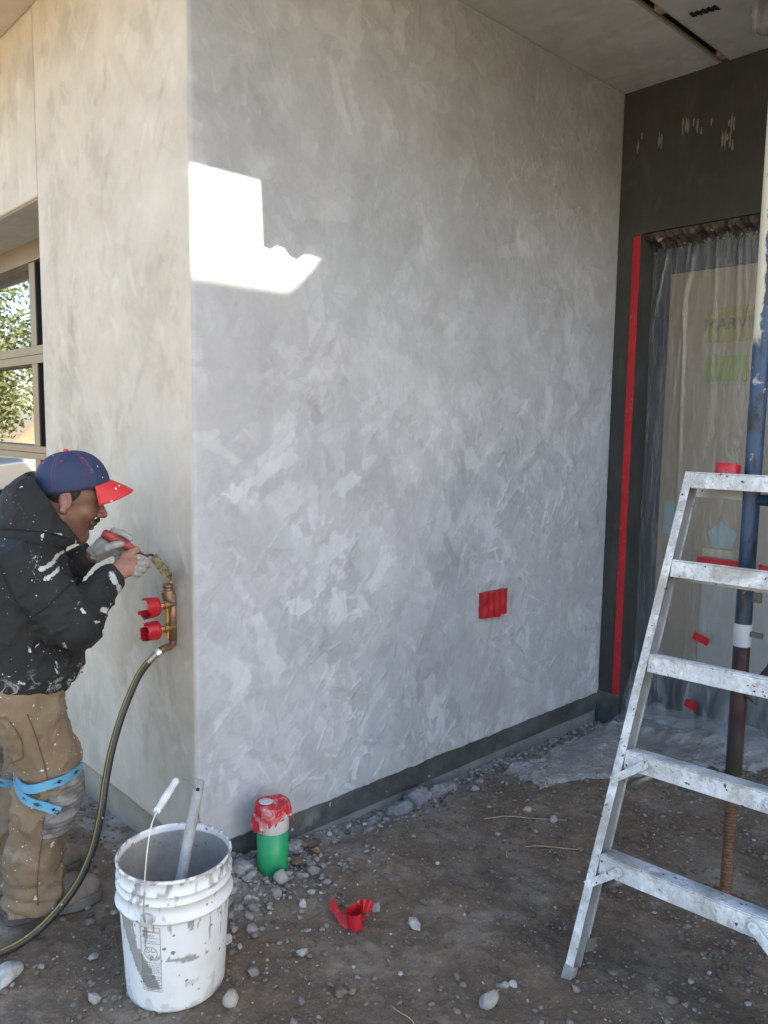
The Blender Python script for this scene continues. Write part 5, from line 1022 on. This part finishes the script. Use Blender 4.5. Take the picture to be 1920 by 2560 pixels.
for a, b, r_a, s_a in (((.016, 1.082), (.080, 1.102), .0085, 1), ((.026, 1.055), (.062, 1.072), .0075, .95), ((.212, 1.035), (.222, 1.012), .014, .8), ((.232, .995), (.238, .975), .012, .85), ((.175, .955), (.19, .945), .011, .85), ((.118, .968), (.124, .960), .007, .8), ((.150, .930), (.165, .926), .007, .7),
                       ((.06, 1.165), (.075, 1.16), .006, .8), ((.118, 1.135), (.121, 1.12), .005, .8), ((-.02, .86), (-.018, .845), .006, .7), ((.05, .80), (.055, .78), .006, .7), ((-.05, .76), (-.035, .755), .008, .7), ((.07, .875), (.075, .85), .008, .6), ((.09, .70), (.125, .745), .008, .75), ((-.10, .70), (.06, .685), .016, .55), ((.0, 1.12), (.01, 1.06), .03, .36), ((-.05, 1.27), (-.03, 1.22), .03, .3)):
    pt_ = np.maximum(pt_, s_a * sst(1.7, .3, seg_d(a, b) / (r_a * .72)) * (Vc_[:, 1] < .03))
hoodie = npmesh('hoodie', Vc_, Fc_, HD, person, True, {'paint': np.repeat(pt_[:, None], 3, 1)})
def near_h(u, z):
    d = (Vc_[:, 0] - u) ** 2 + (Vc_[:, 2] - z) ** 2; k_ = np.where((d < .010 ** 2) & (Vc_[:, 1] < .08))[0]; return float(Vc_[k_, 1].min()) - .0005 if len(k_) else -.15
SEAM = simple('hoodie_seam', (.006, .0065, .007), .9)
for nm, path in (('hood_seam', [(-.12, 1.185), (-.05, 1.182), (0, 1.178), (.05, 1.168), (.09, 1.15)]), ('armhole_seam', [(-.09, 1.12), (-.07, 1.05), (-.045, .99), (-.02, .95), (.0, .93)]), ('sleeve_seam', [(-.01, .955), (.03, .985), (.07, 1.02), (.11, 1.045)])):
    bm = bmesh.new(); tube(bm, [(q.x, near_h(q.x, q.y), q.y) for q in catmull([(a, b, 0) for a, b in path], 7)], .0022, 6); bmobj(nm, bm, SEAM, hoodie, True)
del C, hd, ins, ndk, P
# trousers
PT = NT('tan_work_trousers'); _c = PT.mix(PT.ramp(PT.noise(5, 6, .6), [(.35, 0), (.7, 1)]), (.14, .098, .060), (.225, .162, .106)); _c = PT.mix(PT.ramp(PT.noise(8, 7, .72, .5), [(.56, 0), (.72, .55)]), _c, (.33, .29, .235))
_c = PT.mix(PT.splat(42, .26, .2, 1.6, 1), _c, (.46, .43, .39)); _c = PT.mix(PT.splat(95, .3, .2, .6, 2), _c, (.5, .47, .43)); PT.set(_c, .9); PT.bump(PT.noise(380, 2), .3, .001); PT.bump(PT.noise(16, 5, .6, .5), .4, .010); PT = PT.m
T_ = SDF((-.31, -.20, .02), (.20, .30, .80), .0062); P = T_.P
T_.ell((-.075, VC, .725), (.150, .180, .14), 0); T_.cone((-.055, -.035, .70), (.022, -.052, .485), .104, .082, .04); T_.cone((.022, -.052, .475), (-.030, -.055, .20), .083, .076, .03); T_.cone((-.030, -.055, .20), (-.032, -.055, .055), .076, .082, .03)
T_.cone((-.07, .125, .70), (-.012, .148, .47), .108, .084, .04); T_.cone((-.012, .148, .47), (-.070, .125, .20), .080, .072, .03); T_.cone((-.070, .125, .20), (-.070, .122, .05), .072, .080, .03)
zz3 = P[..., 2]; low = sst(.24, .06, zz3); kn = np.exp(-((zz3 - .40) / .09) ** 2); wv = wnoise(P, 7, 211, 3)
T_.D -= (.013 * low) * (np.abs(np.sin(zz3 * 62 + 2.2 * wv + P[..., 0] * 14)) ** .7 - .4) + .013 * (folds(P * np.array([1, 1, .8], np.float32), 9, 212) ** 5 - .2) + (.005 + .008 * kn) * (folds(P, 14, 213) ** 4 - .2) + .0014 * (folds(P, 26, 214) ** 3 - .2)
T_.D = np.maximum(T_.D, .040 + .010 * np.sin(P[..., 0] * 25) * 0 + .02 * np.clip(-P[..., 0] - .05, 0, .1) * -1 - zz3)
for q0 in (((.022, -.052), .0),): pass
trs = npmesh('trousers', *T_.mesh(), PT, person); del T_, P
STI = simple('trouser_seam', (.10, .065, .035), .9)
# patch pocket and side seam stitched on the near side
def on_leg(u, z):                                             # near surface of trousers by marching towards the leg axis
    return u, z
trv = np.array([v.co for v in trs.data.vertices])
def near_v(u, z):
    d = (trv[:, 0] - u) ** 2 + (trv[:, 2] - z) ** 2; k_ = np.where((d < .012 ** 2) & (trv[:, 1] < .03))[0]; return float(trv[k_, 1].min()) - .0012 if len(k_) else -.13
for nm, path in (('side_seam', [(-.03, .66), (-.012, .60), (.004, .53), (.014, .48), (.02, .43)]), ('pocket_edge', [(-.075, .645), (-.052, .60), (-.045, .545), (-.052, .525), (-.09, .505)]), ('shin_seam', [(.0, .30), (-.012, .22), (-.02, .15), (-.02, .08)])):
    bm = bmesh.new(); tube(bm, [(u, near_v(u, z), z) for u, z in [(q.x, q.y) for q in catmull([(a, b, 0) for a, b in path], 6)]], .0016, 6); bmobj(nm, bm, STI, trs, True)
# knee pads: blue rubber straps with slots, ribbed cap
BLS = simple('blue_rubber', (.075, .26, .42), .5, c2=(.10, .31, .46), scale=20); PAD = simple('grey_rubber', (.09, .085, .08), .7, c2=(.22, .21, .20), scale=30, bump=.4)
def strap(parent, pts, width, slots, name='strap'):
    Pp = catmull(pts, 8); n = len(Pp); cen = Vector((.02 if pts[0][1] < .05 else -.01, -.052 if pts[0][1] < .05 else .148, 0)); V = []; F_ = []
    for i, p in enumerate(Pp):
        t = (Pp[min(i + 1, n - 1)] - Pp[max(i - 1, 0)]).normalized(); o_ = Vector((p.x - cen.x, p.y - cen.y, 0)).normalized(); wv_ = o_.cross(t).normalized()
        for k in range(6): V.append(p + wv_ * width * ((0, .28, .44, .56, .72, 1)[k] - .5))
    for i in range(n - 1):
        hole = any(a <= i / (n - 1) <= b for a, b in slots)
        for k in range(5):
            if hole and k in (1, 2, 3) and not (k != 2 and any(abs(i / (n - 1) - e) < .03 for ab in slots for e in ab)): continue
            F_.append((i * 6 + k, i * 6 + k + 1, (i + 1) * 6 + k + 1, (i + 1) * 6 + k))
    o = npmesh(name, np.array([tuple(v) for v in V]), np.array(F_), BLS, parent, False); m_ = o.modifiers.new('thick', 'SOLIDIFY'); m_.thickness = .004; return o
def kneepad(parts, padpts, nm='knee_pad'):
    e = bpy.data.objects.new(nm, None); COL.objects.link(e); e.parent = person
    for pts, sl in parts:
        strap(e, pts, .026, sl); q = Vector(pts[-1]); bm = bmesh.new(); lathe(bm, [(.007, 0), (.0068, .004), (.003, .0055), (.0001, .0056)], 14, tuple(q + Vector((-.008, -.004, 0))), axis_M((.3, -1, 0))); bmobj('stud', bm, simple('stud', (.12, .12, .13), .4, .6) if 'stud' not in bpy.data.materials else bpy.data.materials['stud'], e, True)
    A, B = np.meshgrid(np.linspace(0, 1, 40), np.linspace(-1, 1, 25), indexing='ij'); c0, c1 = Vector(padpts[0]), Vector(padpts[1]); ce = np.array([tuple(c0.lerp(c1, a)) for a in A[:, 0]])
    an = B * R(88); rr = .088 + .006 * np.abs(np.sin(A * 34)) + .020 * np.sin(A * math.pi) - .010 * np.abs(B); wd = .92 + .08 * np.sign(np.sin(A * 20))
    V = np.stack([ce[:, None, 0] + rr * np.cos(an), ce[:, None, 1] + rr * np.sin(an * wd) * .92, ce[:, None, 2] + 0 * an + .01 * np.sin(B * 3)], -1)
    o = npmesh('pad', V.reshape(-1, 3), grid_faces(40, 25), PAD, e, True); m_ = o.modifiers.new('thick', 'SOLIDIFY'); m_.thickness = .010; return e
sv = lambda u, z, d=.009: (u, near_v(u, z) - d, z)
kneepad([([(-.072, -.035, .444), sv(-.050, .440), sv(-.02, .442), sv(.02, .448), sv(.055, .452, .006), (.096, -.095, .452), (.112, -.06, .450)], ((.56, .66), (.76, .88))),
         ([(-.072, -.05, .425), sv(-.052, .415), sv(-.03, .402), sv(0, .388), sv(.03, .372, .012), sv(.046, .364, .018)], ((.22, .30), (.44, .58), (.74, .84)))], ((.022, -.052, .455), (-.010, -.054, .275)))
def far_s(u, z): return (u, .148 - .092, z)
kneepad([([(-.16, .10, .40), (-.12, .062, .392), (-.08, .05, .380), (-.035, .053, .364), (.01, .058, .36)], ((.22, .36), (.52, .62)))], ((-.012, .148, .43), (-.045, .140, .26)))
# shoes
SHO = NT('dusty_suede'); SHO.set(SHO.mix(SHO.ramp(SHO.noise(14, 6, .7), [(.35, 0), (.7, 1)]), (.16, .128, .096), (.30, .25, .20)), .9); SHO.bump(SHO.noise(120, 4), .4, .002); SHO = SHO.m; SOL = simple('rubber_sole', (.055, .05, .045), .8, c2=(.16, .15, .135), scale=14, bump=.3)
def shoe(heel, toe):
    heel, toe = Vector((*heel, 0)), Vector((*toe, 0)); f = (toe - heel).normalized(); L = (toe - heel).length; sd_ = Vector((-f.y, f.x, 0)); pt = lambda a, b, z: tuple(heel + f * a * L + sd_ * b + Vector((0, 0, z)))
    lo = np.minimum(heel, toe) - np.array([.07, .07, 0]); hi = np.maximum(heel, toe) + np.array([.07, .07, .17]); s = SDF((lo[0], lo[1], -.02), (hi[0], hi[1], .17), .0048)
    s.cone(pt(.17, 0, .065), pt(.40, 0, .072), .040, .043, 0); s.cone(pt(.40, .0, .070), pt(.68, 0, .055), .044, .044, .02); s.cone(pt(.68, 0, .050), pt(.86, .002, .048), .045, .037, .02); s.cone(pt(.24, 0, .07), pt(.22, 0, .15), .043, .046, .02); s.cone(pt(.60, -.02, .045), pt(.62, .02, .045), .034, .034, .02)
    s.D += .0025 * (folds(s.P, 22, 31) ** 4 - .2); tz_ = np.array([tuple(v) for v in [f]])[0]; s.D = np.maximum(s.D, .026 - s.P[..., 2])
    ax = (s.P[..., 0] - heel.x) * f.x + (s.P[..., 1] - heel.y) * f.y
    o = npmesh('shoe', *s.mesh(), SHO, person); prof_ = []; n = 48
    for i in range(n):
        t = i / n * 2 * math.pi; a = .5 + .525 * math.cos(t); wd = .036 + .014 * sst(.35, .75, a) ; y_ = math.copysign(abs(math.sin(t)) ** .6, math.sin(t)) * wd; prof_.append((a, y_))
    bm = bmesh.new(); rings = [[bm.verts.new(pt(a, y * k_, z + (.006 * max(a - .8, 0) * 5 if z < .01 else 0))) for a, y in prof_] for z, k_ in ((.0, .94), (.004, 1.0), (.013, 1.0), (.0135, .97), (.0165, .97), (.017, 1.0), (.030, .985), (.034, .9))]
    for A_, B_ in zip(rings, rings[1:]):
        for i in range(n): bm.faces.new((A_[i], A_[(i + 1) % n], B_[(i + 1) % n], B_[i]))
    bm.faces.new(rings[0][::-1]); bm.faces.new(rings[-1]); bmobj('sole', bm, SOL, o, False)
    bm = bmesh.new()
    for k in range(3): tube(bm, [pt(.46 + k * .07, -.030 + k * .002, .100 - k * .014), pt(.47 + k * .07, -.012, .114 - k * .013), pt(.47 + k * .07, .012, .114 - k * .013), pt(.46 + k * .07, .03, .100 - k * .014)], .0028, 6)
    bmobj('laces', bm, simple('laces', (.13, .11, .09), .9) if 'laces' not in bpy.data.materials else bpy.data.materials['laces'], o, True)
    for k in range(2):
        bm = bmesh.new(); c = pt(.44 + k * .09, -.040, .087 - k * .012); tube(bm, [Vector(c) + Vector((.004 * math.cos(w2), -.002, .004 * math.sin(w2))) for w2 in np.linspace(0, 6.283, 12, endpoint=False)], .0014, 6, closed=True); bmobj('lace_eyelet', bm, simple('eyelet_metal', (.5, .48, .42), .4, .7) if 'eyelet_metal' not in bpy.data.materials else bpy.data.materials['eyelet_metal'], o, True)
shoe((-.108, -.062), (.158, -.030)); shoe((-.135, .115), (.112, .185))
person.location.z = float(gz(-.45, .12)) + .004
# ------------------------------------------------------------------ trowel in the hands
tw = thing('margin_trowel', 'narrow steel margin trowel with red handle held in both gloved hands', 'trowel', (-.45, .15, person.location.z), person.rotation_euler.z)
h0, h1 = Vector((.200, .087, 1.143)), Vector((.300, .081, 1.082)); Mh_ = axis_M(h1 - h0); L = (h1 - h0).length
bm = bmesh.new(); lathe(bm, [(.0001, 0), (.010, .001), (.0145, .006), (.0158, .02), (.0150, L * .5), (.0138, L * .75), (.0110, L * .95), (.008, L)], 20, h0, Mh_); bmobj('handle', bm, simple('red_handle', (.22, .015, .022), .55, c2=(.32, .05, .05), scale=60, bump=.3), tw, True)
STEEL = NT('trowel_steel'); STEEL.set(STEEL.mix(STEEL.ramp(STEEL.noise(60, 6, .7), [(.42, 0), (.6, 1)]), (.50, .42, .24), (.12, .115, .11)), .42, .8); STEEL.bump(STEEL.noise(80, 4), .5, .003); STEEL = STEEL.m  # yellow reflection put into the steel's base colour
DST = simple('dark_steel', (.06, .06, .06), .5, .7)
bm = bmesh.new(); tube(bm, catmull([h1 - (h1 - h0) * .02, (.318, .083, 1.066), (.332, .087, 1.061), (.345, .091, 1.063), (.356, .096, 1.060)], 5), [.0085 - .0040 * min(i / 12, 1) for i in range(21)], 12); bmobj('shank', bm, DST, tw, True)
c = [Vector(v) for v in ((.3445, .090, 1.049), (.368, .104, 1.064), (.4262, .1290, .985), (.4250, .1285, .968), (.4110, .1260, .958), (.4030, .1235, .962))]; nb_ = (c[1] - c[0]).cross(c[2] - c[0]).normalized()
bm = bmesh.new(); A_ = [bm.verts.new(v + nb_ * .0007) for v in c]; B_ = [bm.verts.new(v - nb_ * .0007) for v in c]; bm.faces.new(A_); bm.faces.new(B_[::-1])
for i in range(6): bm.faces.new((A_[i], A_[(i + 1) % 6], B_[(i + 1) % 6], B_[i]))
bmobj('blade', bm, STEEL, tw)
# ------------------------------------------------------------------ the yard behind the camera: an added block to shade the wall and what the window mirrors
GAR = simple('fill_siding', (.52, .51, .49), .8, c2=(.58, .57, .55), scale=2); GRF = simple('shade_roof', (.06, .055, .05), .9)  # siding made pale to bounce fill onto the shaded wall
gar = thing('shade_garage', 'unseen added garage with a stepped roof edge behind the yard', 'shade_garage', (1.2, -6.0, 0))  # invented building, unseen; sized to block the sun below the patch
boxo('wall', (.1, -5, -.1), (4.0, -.15, 4.76), GAR, gar, .01); boxo('roof', (0, -5.2, 4.77), (4.15, 0, 4.941), GRF, gar, .01)
bm = bmesh.new(); vs = [(1.40, 4.945), (1.48, 5.02), (1.58, 5.14), (1.9, 5.17), (4.05, 5.17), (4.1, 4.945)]; A_ = [bm.verts.new((x, -.02, z)) for x, z in vs]; B_ = [bm.verts.new((x, -1.2, z)) for x, z in vs]; bm.faces.new(A_); bm.faces.new(B_[::-1])  # raised step shaped to close the sun patch at its lower right
for i in range(6): bm.faces.new((A_[i], A_[(i + 1) % 6], B_[(i + 1) % 6], B_[i]))
bmobj('parapet', bm, GAR, gar); boxo('shade_garage_door', (.8, -.149, 0), (3.4, -.13, 2.3), simple('shade_garage_door', (.5, .49, .47), .6), gar)
# heap of sand
A, B = np.meshgrid(np.linspace(0, 1, 60), np.linspace(0, 2 * math.pi, 121)[:-1], indexing='ij'); P2 = np.stack([A * np.cos(B), A * np.sin(B)], -1)
zz = 3.1 * (1 - A) ** 1.05 * (1 + .15 * wnoise(P2, 3, 401, 4)) + .08 * wnoise(P2, 12, 402, 3) * (1 - A); Vs = np.stack([4.6 * P2[..., 0], 4.2 * P2[..., 1], zz - .05], -1).reshape(-1, 3)
aa = (np.arange(59)[:, None] * 120 + np.arange(120)[None, :]); bb = (np.arange(59)[:, None] * 120 + (np.arange(120)[None, :] + 1) % 120)
o = npmesh('sand_heap', Vs, np.stack([aa, aa + 120, bb + 120, bb], -1).reshape(-1, 4), simple('sand', (.42, .31, .18), .95, c2=(.50, .38, .23), scale=1.5, bump=.5, bscale=6, bdist=.1), None, True); o.location = (-7.6, 17.5, 0); tag(o, 'tall heap of tan sand mirrored in the window', 'sand heap')
# parked car
car = thing('parked_car', 'pale silver parked car mirrored in the window', 'car', (-4.3, 12.0, 0), R(8)); CP = simple('silver_paint', (.55, .56, .57), .3, .5); CG = simple('car_glass', (.02, .025, .03), .05)
def loft(prof, w0, w1):
    bm = bmesh.new(); R_ = []
    for y, k in ((-w0, .9), (-w0 * .97, .96), (-w1, 1), (w1, 1), (w0 * .97, .96), (w0, .9)): R_.append([bm.verts.new((x * (1 if abs(y) < w0 * .99 else .985), y, .35 + (z - .35) * k)) for x, z in prof])
    n = len(prof)
    for A_, B_ in zip(R_, R_[1:]):
        for i in range(n): bm.faces.new((A_[i], A_[(i + 1) % n], B_[(i + 1) % n], B_[i]))
    bm.faces.new(R_[0][::-1]); bm.faces.new(R_[-1]); return bm
bmobj('body', loft([(-2.2, .35), (2.2, .35), (2.25, .6), (2.1, .78), (1.1, .92), (-1.5, .98), (-2.2, .95), (-2.28, .6)], .88, .80), CP, car, bevel=.04)
bmobj('cabin_glass', loft([(1.05, .90), (.35, 1.42), (-1.2, 1.45), (-1.9, .95)], .76, .62), CG, car, bevel=.03); bmobj('roof', loft([(.32, 1.41), (.1, 1.48), (-1.0, 1.50), (-1.25, 1.44)], .66, .58), CP, car, bevel=.02)
TY = simple('tyre', (.02, .02, .02), .8); RM = simple('rim', (.5, .5, .5), .3, .8)
for x in (-1.4, 1.4):
    for s in (-1, 1):
        bm = bmesh.new(); lathe(bm, [(.19, -.1), (.31, -.1), (.33, -.06), (.33, .06), (.31, .1), (.19, .1)], 28, (x, s * .80, .33), axis_M((0, 1, 0)), closed=True); wh = bmobj('wheel', bm, TY, car, True)
        bm = bmesh.new(); lathe(bm, [(.001, -.085), (.19, -.07), (.19, .07), (.001, .085)], 20, (x, s * .80, .33), axis_M((0, 1, 0))); bmobj('rim', bm, RM, wh, True)
for s in (-1, 1): boxo('headlight', (2.16, s * .62 - .16, .62), (2.24, s * .62 + .16, .74), simple('lamp_lens', (.7, .7, .7), .2), car, .02)
# trees
BK_ = simple('bark', (.09, .065, .045), .9, c2=(.14, .11, .08), scale=6)
LFM = {}
def tree(loc, h, cr, tint, label, seed):
    r = np.random.default_rng(seed); t = thing('tree', label, 'tree', loc); bm = bmesh.new(); tube(bm, [(0, 0, -.2), (.1, .05, h * .3), (0, .1, h * .6), (.1, 0, h * .92)], [.24, .18, .10, .02], 10)
    tips = []
    for k in range(16):
        z0 = h * r.uniform(.18, .8); a = r.uniform(0, 6.28); L = cr * r.uniform(.5, .95) * (1 - .55 * z0 / h); e = Vector((math.cos(a) * L, math.sin(a) * L, z0 + L * .35)); tube(bm, [(0, .05, z0), e * .5 + Vector((0, 0, z0 * .5 + .1)), e], [.07, .04, .012], 6); tips.append(e)
    bmobj('trunk', bm, BK_, t, True); Q = []
    for k in range(200):
        c = np.array(tips[k % 16]) * r.uniform(.35, 1.05) + r.normal(0, .25, 3) if k < 165 else np.array([0, 0, h * r.uniform(.75, 1.0)]) + r.normal(0, .3, 3); c[2] = max(c[2], h * .15); n = 60; p = c + r.normal(0, 1, (n, 3)) * cr * .13
        d1 = r.normal(size=(n, 3)); d1 /= np.linalg.norm(d1, axis=1)[:, None]; d2 = np.cross(d1, r.normal(size=(n, 3))); d2 /= np.linalg.norm(d2, axis=1)[:, None]; s = r.uniform(.07, .13, (n, 1)); Q.append(np.stack([p - d1 * s, p + d2 * s * .5, p + d1 * s, p - d2 * s * .5], 1))
    V = np.concatenate(Q).reshape(-1, 3); m = NT('leaves_%d' % seed); g = m.n('NewGeometry'); m.set(m.ramp(g.outputs['Random Per Island'], [(0, tuple(c * .6 for c in tint)), (1, tint)]), .7); npmesh('crown', V, np.arange(len(V)).reshape(-1, 4), m.m, t, False)
tree((-6.2, 27, 0), 8.5, 3.4, (.15, .18, .055), 'green leafy tree mirrored in the upper window pane', 501); tree((-10.5, 26, 0), 9.5, 3.6, (.10, .14, .045), 'darker green tree mirrored at the left of the window', 502); tree((-3.0, 30, 0), 6.5, 3.0, (.26, .15, .07), 'rust brown tree mirrored beside the mullion', 503)
